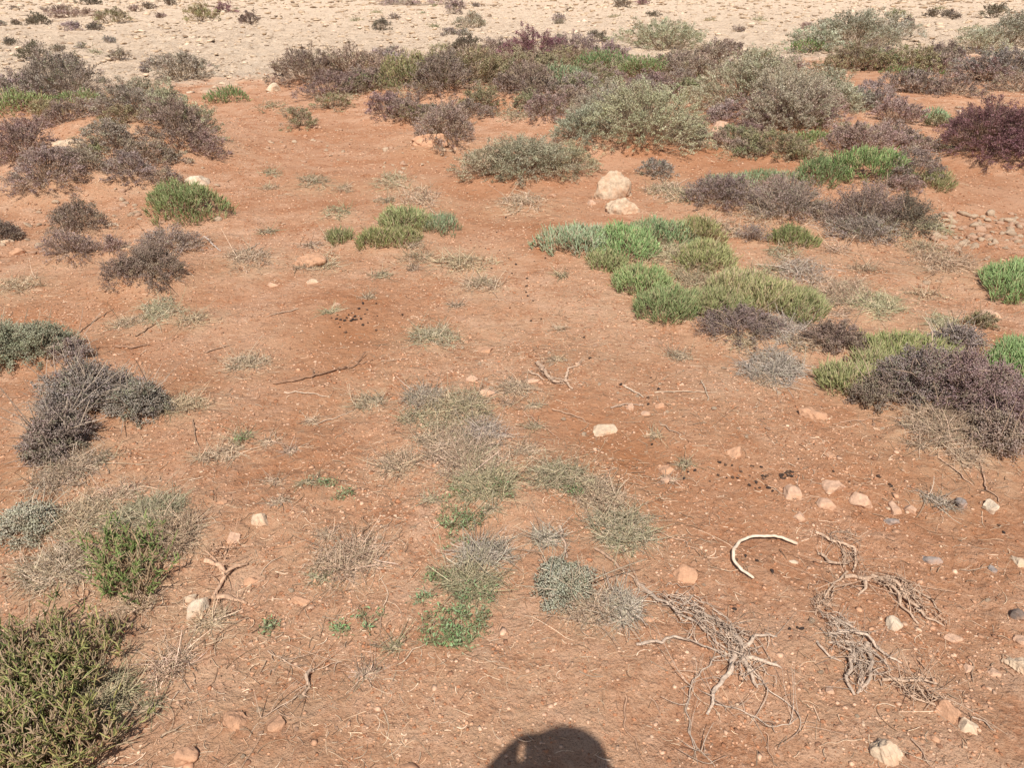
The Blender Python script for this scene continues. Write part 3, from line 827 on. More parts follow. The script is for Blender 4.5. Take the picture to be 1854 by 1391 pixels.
# soil hummocks gathered under the plants, before anything is set on the ground
STRAW = []; NEWM = []
for (cx, y0, y1, w, t, lab) in PLANTS + FAR:
    s = Spot(cx, y0, y1, w)
    k = {'sage': .20, 'grey': .16, 'mauve': .22, 'purple': .22, 'green': .12, 'olive': .12, 'teal': .10, 'brush': .18, 'dark': .1, 'dry': .05, 'drygreen': .08, 'herb': 0, 'stalk': .10, 'greydry': .06, 'silver': .10, 'spread': .10, 'pinkish': .14, 'vivid': .10}[t]
    hm = min(k * s.W, .20)
    if s.dist < 14 and hm > .003: NEWM.append((s.c[0], s.c[1], s.u[0], s.u[1], s.W * .62, max(s.D, .5 * s.W) * .62, hm * .6))
    if t in ('dry', 'drygreen', 'olive', 'grey', 'mauve', 'greydry') and s.dist < 8: STRAW.append((s.c[0], s.c[1], s.W * .85 + .03, .9 if t in ('dry', 'drygreen') else .6))
for (px, py, wpx, k) in [(840, 800, 130, .9), (1000, 870, 120, .7), (1400, 650, 160, .7), (1540, 530, 110, .9), (140, 920, 150, .9), (200, 1060, 150, .9), (330, 1150, 140, .8), (1250, 470, 160, .7), (1700, 770, 130, .9), (640, 1010, 80, .7), (840, 1080, 90, .6), (830, 480, 120, .5), (120, 760, 120, .6), (250, 1240, 140, .7), (1480, 470, 110, .6), (900, 620, 160, .5), (1080, 640, 160, .45), (450, 800, 120, .3)]:
    g = Pflat(px, py); STRAW.append((g[0], g[1], wpx * float((g - CAM) @ FWD) / F, k))
TAN = []
for (px, py, wpx, k) in [(500, 1250, 260, .55), (900, 1280, 320, .45), (500, 1000, 200, .45), (1100, 560, 180, .5), (700, 700, 160, .4), (1600, 1250, 300, .4), (1300, 720, 200, .4), (600, 900, 160, .35), (880, 530, 120, .4), (480, 620, 140, .3)]:
    g = Pflat(px, py); TAN.append((g[0], g[1], wpx * float((g - CAM) @ FWD) / F, k))
# low banks of soil the shrubs stand on
for (px, py, wpx, dpt, h) in [(190, 290, 400, 1.2, .34), (880, 180, 620, 1.4, .30), (1420, 235, 420, 1.2, .22), (1130, 270, 320, .9, .10), (1640, 350, 300, .6, .10), (760, 280, 130, .35, .07), (960, 880, 170, .22, .03), (270, 500, 160, .35, .06), (1700, 760, 240, .35, .05), (160, 780, 200, .35, .05)]:
    g = Pflat(px, py); a_ = wpx * float((g - CAM) @ FWD) / F / 2
    vv = g[:2] / np.hypot(g[0], g[1]); NEWM.append((g[0], g[1], vv[1], -vv[0], a_, dpt, h))
MOUNDS.extend(NEWM)
for q in PLANTS + FAR: plant(*q)
for q in FILL: plant(*q[:6], .9, q[6])
# the unnumbered small tufts of the far pavement
NF = 46
dd = 16 + 70 * rng.uniform(0, 1, NF) ** 1.3; aa = rng.uniform(-.66, .66, NF)
for k in range(NF):
    x_, y_ = dd[k] * math.sin(aa[k]), dd[k] * math.cos(aa[k])
    if rock_mask(np.array([x_]), np.array([y_]))[0] < .8: continue
    dep = y_ * math.cos(PITCH) + 1.5 * math.sin(PITCH)
    v_ = -1.5 - .0
    py_ = CY - F * ((y_ * math.sin(PITCH) + v_ * math.cos(PITCH)) / (y_ * math.cos(PITCH) - v_ * math.sin(PITCH)))
    px_ = CX + F * x_ / (y_ * math.cos(PITCH) - v_ * math.sin(PITCH))
    w_ = rng.uniform(.25, .8) * F / (y_ * math.cos(PITCH) + 1.5 * math.sin(PITCH))
    if py_ < 1: py_ = 1.0
    plant(px_, py_ - w_ * .4, py_, w_, ['dark', 'drygreen', 'grey', 'mauve'][k % 4], 'tiny dusty tuft lost among the rubble of the far limestone', 1.0, 'tiny tufts on the far limestone')

# ------------------------------------------------------------------ stones
ICO = {}
def ico(sub):
    if sub not in ICO:
        bm = bmesh.new(); bmesh.ops.create_icosphere(bm, subdivisions=sub, radius=1)
        v = np.array([x.co[:] for x in bm.verts]); f = np.array([[q.index for q in p.verts] for p in bm.faces]); bm.free()
        ICO[sub] = (v, f)
    return ICO[sub]

RC = {'cream': (.60, .44, .295), 'pink': (.56, .345, .225), 'soil': (.48, .265, .155), 'grey': (.27, .22, .19), 'dark': (.17, .125, .10), 'pale': (.62, .48, .34), 'sand': (.50, .36, .24)}
def stone_shape(seed, sub=4, cuts=9, crag=0):
    r = np.random.default_rng(seed)
    v, f = ico(sub); v = v / (np.abs(v) ** 5).sum(1, keepdims=True) ** .2; q_ = r.normal(size=(3, 3)); v = v @ np.linalg.qr(q_)[0]; v /= np.abs(v).max()
    for _ in range(cuts):                       # broken faces
        n = r.normal(size=3); n /= np.linalg.norm(n); o = r.uniform(.45, .82)
        d = v @ n - o
        v = v - np.where(d > 0, d * .97, 0)[:, None] * n
    v = v * r.uniform(.95, 1.2)
    d3 = .09 * np.stack([gn(v[:, 1] * 2.2 + seed, v[:, 2] * 2.2, seed), gn(v[:, 2] * 2.2 + seed, v[:, 0] * 2.2, seed + 1), gn(v[:, 0] * 2.2, v[:, 1] * 2.2 + seed, seed + 2)], 1)
    d4 = .035 * np.stack([gn(v[:, 1] * 7 + seed, v[:, 2] * 7, seed + 3), gn(v[:, 2] * 7, v[:, 0] * 7, seed + 4), gn(v[:, 0] * 7, v[:, 1] * 7, seed + 5)], 1)
    d5 = .11 * (.25 - np.abs(gn(v[:, 0] * 2.6 + v[:, 2] * 1.7 + seed, v[:, 1] * 2.6 - v[:, 2] * 1.3, seed + 7)))[:, None] * v * crag
    return v + d3 * (1 + .5 * crag) + d4 * (1 + crag) + d5 * 3, f

def rock(cx, yb, w, h, key, label, group=None, lift=0.0, rough=1.0, cuts=9, name='rock', cat='rock', sub=4):
    s = Spot(cx, yb - h, yb, w, .5 * rough, .75 / rough ** 2)
    seed = int(cx * 7 + yb * 13)
    r = np.random.default_rng(seed)
    v, f = stone_shape(seed, sub if w < 50 else 5, cuts, .2 if w < 60 else .75)
    v = v * np.array([s.W / 2, max(s.D, .5 * s.W) / 2, max(s.H, .16 * s.W)])
    a = r.uniform(-.5, .5) + math.atan2(s.u[1], s.u[0])
    x = v[:, 0] * math.cos(a) - v[:, 1] * math.sin(a); y = v[:, 0] * math.sin(a) + v[:, 1] * math.cos(a)
    gz = float(height(s.c[0], s.c[1]))
    base = np.array([s.c[0], s.c[1], gz + lift])
    z = v[:, 2] * .85 - .10 * max(s.H, .16 * s.W)
    t = r.uniform(-.12, .12, 2)
    z = z + x * t[0] + y * t[1]
    c = np.array(RC[key]) * r.uniform(.92, 1.08)
    mb = MB(); mb.add(np.stack([x, y, z], 1) + base, f, c)
    o = mb.obj(name, M_rock, None, base)
    return tag(o, label, cat, group)

ROCKS = [
(1122,389,76,40,'sand','lower block of the two stacked pale rocks',None,0.0,1.3,5),
(1107,358,68,46,'sand','upper rounded block of the two stacked pale rocks',None,.02,1.6,4),
(1000,358,14,10,'pink','small stone left of the stacked pale rocks'),
(1070,372,24,12,'pink','small flat stone against the stacked pale rocks'),
(1096,792,58,27,'cream','flat pale rock half sunk in the middle of the picture'),
(854,694,27,16,'pink','pale rounded stone left of the paired middle stones'),
(882,719,38,22,'pink','larger pink stone above the central dry patch'),
(960,698,34,16,'pink','pink stone beside the small dug-up root'),
(880,640,40,16,'soil','flat soil-covered stone in the middle of the picture'),
(1142,744,22,16,'pink','angular small stone by the dark droppings above the flat pale rock'),
(1170,754,22,11,'pink','thin pale stone right of the angular small stone'),
(1195,742,22,16,'soil','round soil-coloured stone right of the thin pale stone'),
(1205,860,36,22,'soil','soil-coloured stone left of the loose droppings'),
(1205,876,22,14,'pink','pale pink stone below the soil-coloured one by the droppings'),
(1330,834,40,30,'soil','crumbly soil lump above the loose droppings'),
(1432,912,42,40,'pink','rounded pink stone at the left end of the row of stones'),
(1506,896,48,38,'pink','large tilted pink stone at the top of the row of stones'),
(1556,922,48,30,'pink','broad oval pink stone in the row of stones'),
(1491,922,34,26,'pink','low round pink stone in the middle of the row of stones'),
(1614,934,26,26,'pink','oval upright stone near the right of the row of stones'),
(1646,930,36,24,'pink','tilted oval stone at the right end of the row of stones'),
(1445,946,26,22,'pink','small stone below the left end of the row of stones'),
(1500,830,26,14,'soil','soil-coloured stone above the row of stones'),
(1470,762,62,34,'soil','soil-coloured boulder with dark edge left of the purple mound'),
(1792,930,34,26,'pale','bright pale angular stone near the right edge'),
(1736,922,22,20,'grey','dark grey pebble left of the bright pale angular stone'),
(1612,953,24,18,'grey','blue-grey pebble below the row of stones'),
(1681,1022,40,26,'grey','grey rounded stone below the dark pebble at right'),
(1796,1038,16,14,'grey','tiny grey stone right of the grey rounded one'),
(1842,1030,46,22,'cream','oblong pale stone cut by the right edge'),
(1838,1126,40,26,'dark','dark brown stone at the right edge'),
(1848,1172,34,28,'pink','pink round stone at the right edge under the dark one'),
(1840,1222,62,46,'cream','large pointed pale stone at the right edge'),
(1614,1146,38,34,'pale','crumbly pale block beside the long branching root'),
(1725,1165,40,20,'pink','pink flat stone at the end of the long branching root'),
(1748,1334,46,38,'cream','bright smooth pale stone, lower of the pair at bottom right'),
(1712,1306,52,36,'soil','duller flat stone, upper of the pair at bottom right'),
(1600,1386,62,50,'cream','large flat grey-cream stone at the bottom edge'),
(1796,1226,28,18,'pink','small flat pink stone left of the large pointed stone'),
(1750,1222,22,22,'pink','small pale stone next to a curved twig at right'),
(1500,1258,18,16,'pink','little pink stone below the gnarled root'),
(1685,1345,30,18,'soil','small buried stone left of the bright smooth one'),
(1435,1022,20,9,'pale','small pale chip inside the curve of the rib bone'),
(1232,1058,50,36,'soil','slanting buried slab left of the rib bone'),
(1172,1130,34,20,'soil','buried lump left of the fan of root fibres'),
(475,955,40,28,'cream','pale half-buried stone right of the olive clump at lower left'),
(423,990,32,28,'pink','round brown-pink stone above the hooked tan root'),
(362,1116,44,30,'pale','pale angular stone below the hooked tan root'),
(345,1090,30,16,'cream','pale flat chip above the pale angular stone'),
(502,1328,42,36,'soil','soil-coloured stone with dark side near the bottom left'),
(436,1326,60,44,'soil','broad crumbly soil block near the bottom left'),
(345,1386,52,44,'soil','pale lump at the bottom edge right of the big plant'),
(405,915,26,22,'soil','soil-coloured stone above the round brown-pink one'),
(455,1062,40,26,'soil','flat pink slab right of the hooked tan root'),
(545,1100,52,30,'soil','broad soil-covered slab in the lower left centre'),
(563,486,66,30,'soil','half-buried pale slab on the soil left of the track'),
(610,556,20,14,'pink','small stone above the droppings on orange soil'),
(495,520,20,14,'pink','small pink stone below the dry straw clump'),
(565,515,26,12,'cream','pale flat chip below the half-buried slab'),
(125,273,58,26,'cream','cream slab among the mauve shrubs of the left bank'),
(360,336,46,20,'pale','round cream rock behind the bright green dome'),
(205,412,28,12,'cream','pale flat stone right of the left mauve shrub'),
(15,440,30,16,'cream','pale stone at the left edge by the dark shrub'),
(30,462,34,16,'soil','tan stone at the left edge under the pale one'),
(498,166,34,20,'cream','small pile-like pale rock at the left tip of the shrub ridge'),
(1300,248,52,40,'pink','pink boulder below the wide pale bush'),
(1280,268,26,20,'pink','smaller pink boulder under the pink boulder'),
(1668,264,22,14,'pale','pale stone left of the deep purple bush'),
(1790,578,40,22,'pink','flat pink stone near the right edge beside the small olive tuft'),
(1655,620,26,14,'soil','soil-coloured stone above the yellow-green succulent'),
(780,268,80,26,'soil','crusty soil ledge on the scraped slope'),
(345,282,40,18,'soil','tan stone on the right slope of the left bank'),
(230,452,22,12,'cream','small pale stone by the small brown shrub at left'),
(240,330,24,14,'cream','pale stone between mauve clumps on the left bank'),
(1410,318,26,10,'soil','tan flat stone at the edge of the bare orange hollow'),
(830,45,20,8,'pale','pale rock beside the tall grey-green plant on the limestone'),
(1075,120,24,8,'pale','pale rock on the back of the ridge'),
]

for q in ROCKS: rock(*q)

# little stones in countable drifts: copies of six shapes
PEB = []
for k in range(6):
    v, f = stone_shape(900 + k, 2, 7)
    mb = MB(); mb.add(v * np.array([1, .8, .55]), f, np.array(RC[['cream', 'cream', 'pink', 'pink', 'sand', 'cream'][k]]))
    PEB.append(mb.mesh('small_stone', M_rock, smooth=True))
def drift(n, box, wpx, label, group):
    """countable small stones inside a box of the ground"""
    xs = rng.uniform(box[0], box[2], n); ys = rng.uniform(box[1], box[3], n)
    g = P(xs, ys)
    for k in range(n):
        dep = float((g[k] - CAM) @ FWD); r = rng.uniform(*wpx) * dep / F / 2
        o = bpy.data.objects.new('small_stone', PEB[int(rng.integers(6))]); C.objects.link(o)
        o.location = (g[k][0], g[k][1], g[k][2] + r * .15); o.scale = (r, r * rng.uniform(.7, 1.1), r * rng.uniform(.7, 1.1))
        o.rotation_euler = (rng.normal(0, .2), rng.normal(0, .2), rng.uniform(0, 6.28))
        tag(o, label, 'stone', group)
drift(105, (1690, 388, 1852, 452), (8, 24), 'small tan stone in the crowded stone field at the right edge', 'stones of the field at the right edge')
drift(22, (1650, 440, 1800, 520), (7, 15), 'small tan stone scattered below the stone field at right', 'stones below the stone field')
drift(16, (0, 405, 75, 460), (8, 22), 'small pale stone beside the dark shrub at the left edge', 'stones at the left edge')
drift(34, (480, 225, 640, 300), (5, 13), 'small stone on the stony stretch of the upper track', 'stones on the upper track')
drift(26, (690, 262, 830, 322), (6, 16), 'small pale stone on the scraped slope left of the open grey-olive bush', 'stones on the scraped slope')
drift(22, (60, 300, 400, 400), (8, 20), 'small tan stone among the mauve shrubs on the left bank', 'stones on the left bank')
drift(14, (180, 340, 300, 420), (8, 18), 'small tan stone on the soil left of the bright green dome', 'stones by the green dome')
drift(34, (1180, 600, 1640, 800), (6, 14), 'small tan stone on the bare soil left of the purple mound', 'stones left of the purple mound')
drift(16, (1150, 900, 1850, 1380), (6, 15), 'small stone on the bare soil among the dug-up roots', 'stones among the roots')
drift(12, (330, 900, 700, 1380), (6, 16), 'small stone on the soil in the lower left', 'stones in the lower left')
drift(24, (820, 600, 1160, 800), (6, 13), 'small tan stone around the flat pale rock in the middle', 'stones around the flat pale rock')

# ------------------------------------------------------------------ wood, bone, droppings
def trace(pts, hump=0.0, seed=0, step=.006, rnd=.15):
    """polyline of photograph points laid over the ground, resampled and slightly crooked"""
    p = np.array(pts, float); g = P(p[:, 0], p[:, 1])
    seg = np.linalg.norm(np.diff(g, axis=0), axis=1); cum = np.concatenate([[0], np.cumsum(seg)])
    n = int(max(5, cum[-1] / step)); n = min(n, 90); t = np.linspace(0, cum[-1], n)
    q = np.stack([np.interp(t, cum, g[:, i]) for i in range(3)], 1)
    for _ in range(2):
        q[1:-1] = (q[:-2] + 2 * q[1:-1] + q[2:]) / 4
    am = rnd * .03
    q[:, 0] += am * gn(t * 28, t * 0 + seed, seed) ; q[:, 1] += am * gn(t * 28, t * 0 + seed + 9, seed + 1)
    q[:, 2] = height(q[:, 0], q[:, 1]) + hump * np.clip(np.sin(np.linspace(.15, 3.0, n)) * (.6 + .8 * gn(t * 14, t * 0, seed + 2)), .0, 1)
    return q

def k_at(pt):
    g = P(pt[0], pt[1])[0]
    return float((g - CAM) @ FWD) / F

def limb(mb, pts, rpx, col, hump=.012, taper=.45, seed=1, rnd=.2, sides=8):
    q = trace(pts, hump, seed, rnd=rnd); n = len(q)
    r = rpx * k_at(pts[0]) * np.linspace(1, taper, n) * (1 + .35 * gn(np.arange(n) * .35, np.zeros(n), seed + 4))
    q[:, 2] += r * .55
    c = np.array(col)[None] * (1 + .25 * gn(np.arange(n) * .5, np.zeros(n), seed + 6))[:, None]
    mb.tubes(q[None], r[None], c[None], sides, 1.0 if sides == 3 else .8)
    return q

WOOD = (.50, .345, .235); WOOD_G = (.48, .36, .265); WOOD_R = (.50, .31, .195)
def root_tangle(label, limbs, col, bundles=(), fine=60, name='dead_root', cat='dead root'):
    allp = [p for l, _ in limbs for p in l]
    o0 = P(*allp[0])[0]
    root = empty(name, o0); tag(root, label, cat)
    mb = MB(); mf = MB(); qs = []
    for j, (l, r) in enumerate(limbs):
        qs.append(limb(mb, l, r, np.array(col) * rng.uniform(.85, 1.15), .018 if r > 3 else .010, .45, seed=j * 11 + int(l[0][0]), rnd=.35, sides=8 if r > 2.2 else 4))
    pts = np.concatenate(qs)
    # fine rootlets breaking away from the limbs
    n = fine; i = rng.integers(0, len(pts), n); st = pts[i]
    L = rng.uniform(.02, .075, n); d = rng.normal(0, 1, (n, 3)); d[:, 2] = np.abs(d[:, 2]) * .45; d /= np.linalg.norm(d, axis=1, keepdims=True)
    bd = rng.normal(0, .7, (n, 3)); K = 6; t = np.linspace(0, 1, K)[None, :, None]
    pa = st[:, None] + d[:, None] * t * L[:, None, None] + bd[:, None] * t * t * L[:, None, None]
    pa[..., 2] = np.maximum(pa[..., 2], height(pa[..., 0], pa[..., 1]) + .001)
    mf.tubes(pa, np.linspace(1, .4, K)[None] * rng.uniform(.0007, .0019, (n, 1)), np.array(col) * rng.uniform(.8, 1.3, (n, 1)))
    for (l, spread, cnt) in bundles:
        q = trace(l, .012, 3); n = int(cnt * .7); K = 9; k0 = len(q)
        a = rng.uniform(-.05, .75, n); b = a + rng.uniform(.15, .42, n); t = np.linspace(0, 1, K)[None]
        ti = np.clip(a[:, None] + (b - a)[:, None] * t, 0, 1) * (k0 - 1)
        pth = np.stack([np.interp(ti.ravel(), np.arange(k0), q[:, m]).reshape(ti.shape) for m in range(3)], 2)
        off = rng.normal(0, spread, (n, 1, 3)) + rng.normal(0, spread * .45, (n, K, 3)).cumsum(1) * .8
        pth = pth + off; pth[..., 2] = height(pth[..., 0], pth[..., 1]) + np.abs(off[..., 2]) * .8 + .001
        mf.tubes(pth, rng.uniform(.0006, .0017, (n, 1)) * np.ones((1, K)), np.array(col) * rng.uniform(.85, 1.45, (n, 1)))
    mb.obj('limb', M_wood, root, o0, smooth=True)
    mf.obj('rootlets', M_wood, root, o0)
    return root

root_tangle('large grey fallen root with a fan of fibres and splayed legs, below the rib bone',
  [([(1150,1053),(1196,1095),(1250,1125),(1295,1165),(1325,1185)],3.6), ([(1331,1178),(1326,1212),(1297,1249),(1289,1278),(1280,1296)],5.5),
   ([(1340,1180),(1346,1200),(1358,1225),(1370,1249)],5.5), ([(1152,1169),(1177,1167),(1201,1170),(1206,1160),(1223,1160),(1277,1176),(1325,1190)],3.2),
   ([(1328,1180),(1287,1200),(1258,1232),(1248,1254),(1243,1288),(1248,1335),(1294,1391)],1.9), ([(1365,1225),(1394,1256),(1419,1273),(1447,1294),(1449,1325)],1.7),
   ([(1294,1277),(1336,1288),(1370,1305),(1404,1320),(1425,1318),(1447,1300)],2.0), ([(1345,1175),(1370,1158),(1407,1154)],4), ([(1350,1195),(1382,1203),(1414,1212)],5),
   ([(1325,1150),(1340,1170),(1345,1200)],6), ([(1255,1105),(1300,1130),(1335,1170)],3.5)], WOOD_G,
  [([(1205,1090),(1260,1110),(1300,1145),(1340,1185)],.020,115), ([(1330,1165),(1350,1195),(1362,1235)],.016,55)], 130)
root_tangle('brown twisted root in two arcs, right of the rib bone tip',
  [([(1476,966),(1502,982),(1528,989),(1544,998),(1550,1018),(1544,1037)],3.2), ([(1482,1005),(1499,1021),(1518,1027),(1541,1021)],3.2),
   ([(1526,998),(1530,1012),(1527,1028)],3), ([(1534,1037),(1505,1066),(1482,1096),(1476,1115)],2.4), ([(1500,968),(1530,966),(1560,975)],1.6)], WOOD,
  [([(1485,970),(1530,990),(1545,1030)],.012,40), ([(1500,1066),(1480,1100),(1510,1115)],.012,45)], 60)
root_tangle('long brown branching root slanting down to the right, above the blocky pale stone',
  [([(1528,1047),(1547,1047),(1570,1053),(1580,1047),(1596,1057),(1619,1076),(1632,1102),(1661,1131)],4.2), ([(1580,1047),(1632,1053),(1657,1073),(1683,1086),(1703,1109)],2.8),
   ([(1615,1076),(1650,1072),(1680,1068)],2), ([(1622,1079),(1645,1096),(1677,1122),(1709,1136)],3.6), ([(1570,1053),(1560,1076),(1555,1082)],3.4), ([(1600,1052),(1625,1066),(1640,1085)],4.5)], WOOD,
  [([(1590,1050),(1640,1080),(1700,1130)],.014,80)], 80)
root_tangle('pale grey gnarled root standing on splayed legs at lower right',
  [([(1499,1151),(1541,1149),(1570,1157),(1580,1173),(1602,1190),(1632,1203)],4.2), ([(1570,1168),(1541,1196),(1531,1238),(1544,1261)],5), ([(1573,1175),(1575,1212),(1573,1238),(1551,1258)],4.6),
   ([(1545,1185),(1560,1222),(1556,1242)],3), ([(1479,1164),(1499,1193),(1525,1199)],2.6), ([(1508,1122),(1534,1141),(1563,1151)],3.4), ([(1500,1165),(1540,1165),(1570,1175)],2.4), ([(1580,1180),(1600,1205),(1612,1215)],3)], WOOD_G,
  [([(1500,1160),(1550,1190),(1560,1240)],.015,80), ([(1480,1110),(1510,1130),(1560,1155)],.012,50)], 90)
root_tangle('flat pale root pieces between the gnarled root and the pale stone pair',
  [([(1596,1233),(1632,1238),(1696,1240)],3.8), ([(1625,1232),(1645,1261),(1657,1271),(1690,1277),(1703,1297)],2.8), ([(1677,1252),(1690,1268),(1716,1277)],2.2)], WOOD, [([(1610,1235),(1650,1255),(1700,1285)],.011,40)], 40)
root_tangle('thick smooth tan root bent like a hook, right of the vivid green clump',
  [([(372,1018),(401,1030),(407,1050),(391,1078),(391,1084)],6), ([(388,1084),(418,1090),(448,1096)],6), ([(404,1046),(428,1030),(450,1024)],5), ([(385,1002),(400,992),(412,1003),(402,1014),(388,1010)],3),
   ([(400,1030),(385,1010),(370,1000)],3)], WOOD_R, [([(375,1000),(400,1000),(415,1010)],.012,30)], 40)
root_tangle('small dug-up root casting a dark shadow in the middle of the picture',
  [([(974,659),(989,684),(1007,697),(1022,693),(1037,706)],4.2), ([(1022,695),(1029,670),(1051,661)],3), ([(960,675),(985,690)],2.4)], WOOD, [([(970,665),(1000,690),(1030,690)],.014,35)], 35)
root_tangle('short knotted root with a trailing string at the lower left centre',
  [([(566,1217),(556,1234),(558,1247)],5), ([(560,1247),(545,1262),(560,1266)],3), ([(542,1261),(502,1288),(475,1301)],1.8), ([(485,1180),(520,1203),(558,1221)],1.6), ([(575,1214),(620,1200)],1.2)], WOOD, [], 25)

def twig(pts, rpx, label, col=WOOD, group=None, forks=0):
    mb = MB(); q = limb(mb, pts, rpx, col, .006, .5, seed=int(pts[0][0] + pts[0][1]), rnd=.5, sides=4)
    L = float(np.linalg.norm(q[-1] - q[0]))
    for k in range(forks):
        i = int(rng.integers(len(q) // 4, len(q) - 1)); d = (q[min(i + 1, len(q) - 1)] - q[i - 1]); d /= np.linalg.norm(d) + 1e-9
        a = rng.choice([-1, 1]) * rng.uniform(.5, 1); dd = np.array([d[0] * math.cos(a) - d[1] * math.sin(a), d[0] * math.sin(a) + d[1] * math.cos(a), .15])
        t = np.linspace(0, 1, 6)[:, None]; pa = q[i] + dd * t * L * rng.uniform(.1, .3); pa[:, 2] = np.maximum(pa[:, 2], height(pa[:, 0], pa[:, 1]) + .001)
        mb.tubes(pa[None], (rpx * .5 * k_at(pts[0]) * np.linspace(1, .5, 6))[None], np.array(col))
    o = mb.obj('twig', M_wood, None, q[0], smooth=True)
    return tag(o, label, 'twig', group)
TW = [
([(495,695),(540,690),(590,678),(630,668),(675,652)],3.4,'long bare dark twig lying above the central dry patch',(.27,.15,.09),3),
([(515,712),(555,713),(595,722)],2.2,'pale bent twig below the long bare dark one',(.5,.36,.25),0),
([(949,748),(985,775),(1015,797)],2.0,'straight reddish twig left of the flat pale rock',(.42,.24,.15),0),
([(1000,742),(1030,752),(1062,764)],2.4,'brown twig just above left of the flat pale rock',(.36,.22,.14),0),
([(1077,995),(1110,1017),(1145,1052),(1184,1088),(1211,1105)],3.6,'long brown stick reaching toward the large fallen root',(.36,.235,.155),2),
([(1013,954),(1022,991),(1026,1013)],3.6,'short upright stick above the pale sage cushion',(.42,.30,.215),0),
([(1132,1261),(1129,1307),(1140,1334),(1171,1388)],2.5,'wavy reddish root running off the bottom edge right of the head shadow',(.40,.23,.14),1),
([(657,938),(666,956),(653,978)],2.6,'dark curved twig left of the lower centre',(.25,.15,.09),0),
([(719,1206),(748,1183),(776,1162)],2.0,'straw twig beside the bottom green herb spray',(.5,.35,.23),0),
([(1774,830),(1787,889),(1813,910)],2.2,'thin bent twig above the bright pale stone at right',(.45,.28,.18),0),
([(1698,830),(1762,881)],2.0,'thin straight twig below the dry straw skirt at right',(.45,.28,.18),0),
([(1171,953),(1243,983),(1248,993),(1273,995)],1.8,'thin crooked twig left of the rib bone',(.45,.29,.19),0),
([(1384,1327),(1392,1365),(1405,1391)],1.9,'thin root running off the bottom edge left of the flat grey stone',(.40,.24,.15),0),
([(1175,1263),(1197,1293)],1.7,'faint thin twig right of the wavy reddish root',(.42,.26,.17),0),
([(244,1294),(304,1272)],3.4,'stout stick beside the big lower left plant',(.40,.29,.19),1),
([(291,1338),(338,1314)],2.6,'stick below the stout one at lower left',(.40,.28,.18),0),
([(368,1170),(425,1155)],2.4,'thin stick left of the short knotted root',(.40,.27,.17),0),
([(1105,740),(1135,733),(1165,735)],2.6,'flat bark strip above right of the flat pale rock',(.35,.24,.17),0),
([(925,715),(955,706),(985,709)],2.2,'crooked twig below the small dug-up root',(.38,.25,.16),0),
([(1130,700),(1165,720)],2.6,'pale stick left of two droppings in the middle',(.52,.39,.28),0),
([(1185,712),(1235,710),(1300,712)],1.6,'thin pale straw lying below the flat mauve-grey shrub',(.52,.38,.26),0),
([(1270,690),(1284,728)],1.8,'pale straw standing below the green carpet',(.52,.38,.26),0),
([(1195,770),(1235,790)],2.2,'dark twig right of the flat pale rock',(.33,.22,.15),0),
([(210,628),(240,632),(268,624)],3.2,'knobbed brown twig right of the left edge bush',(.28,.16,.10),1),
([(130,610),(205,560)],1.5,'thin dark twig on orange soil at left',(.33,.2,.12),0),
([(245,610),(285,585)],2.0,'brown twig below the pale olive dry tuft',(.33,.2,.12),0),
([(370,430),(400,455)],2.4,'pale branch sticking out of the arching mauve shrub',(.45,.35,.28),0),
([(430,460),(470,440)],1.6,'thin straw by the dry straw clump at left',(.5,.38,.27),0),
([(565,770),(640,745)],1.5,'thin straw on the soil left of the central dry patch',(.5,.36,.25),0),
([(690,655),(735,650)],1.6,'short twig right of the long bare dark one',(.4,.26,.17),0),
([(1440,905),(1445,860)],1.2,'fine straw beside the row of stones',(.45,.3,.2),0),
([(1520,765),(1600,755)],1.6,'thin red twig left of the dry straw skirt',(.42,.25,.16),0),
([(1390,880),(1440,905)],1.3,'fine straw below the black droppings',(.45,.3,.2),0),
([(540,560),(480,575)],1.8,'short twig in the middle left soil',(.40,.27,.18),0),
([(370,640),(420,625)],1.8,'short brown twig on the left soil',(.35,.22,.14),0),
([(350,760),(355,800),(362,812)],1.8,'thin root hanging below the brown-grey bush at left',(.3,.19,.12),0),
([(1560,1340),(1480,1352)],1.5,'thin pale root left of the flat grey stone at the bottom',(.5,.34,.22),0),
([(1650,1340),(1690,1391)],2.4,'brown root by the bottom edge right of the flat grey stone',(.38,.25,.17),1),
([(1760,1300),(1800,1325)],2.2,'short stick right of the pale stone pair',(.4,.3,.22),0),
([(1755,1195),(1763,1220),(1760,1236)],2.0,'curved twig right of the flat pale root pieces',(.38,.24,.15),0),
([(1660,1195),(1685,1222)],1.8,'thin red twig above the flat pale root pieces',(.4,.25,.16),0),
([(700,1080),(690,1130),(690,1160)],1.3,'fine curved straw left of the bottom herb spray',(.4,.26,.17),0),
([(600,1195),(640,1200)],1.6,'tiny stick right of the short knotted root',(.4,.27,.17),0),
([(900,1212),(935,1216)],2.0,'small pale stick on the smooth soil above the head shadow',(.45,.3,.2),0),
([(935,1232),(965,1220)],1.5,'small curved stick above the head shadow',(.42,.28,.18),0),
]
for q in TW: twig(q[0], q[1], q[2], q[3], None, q[4])

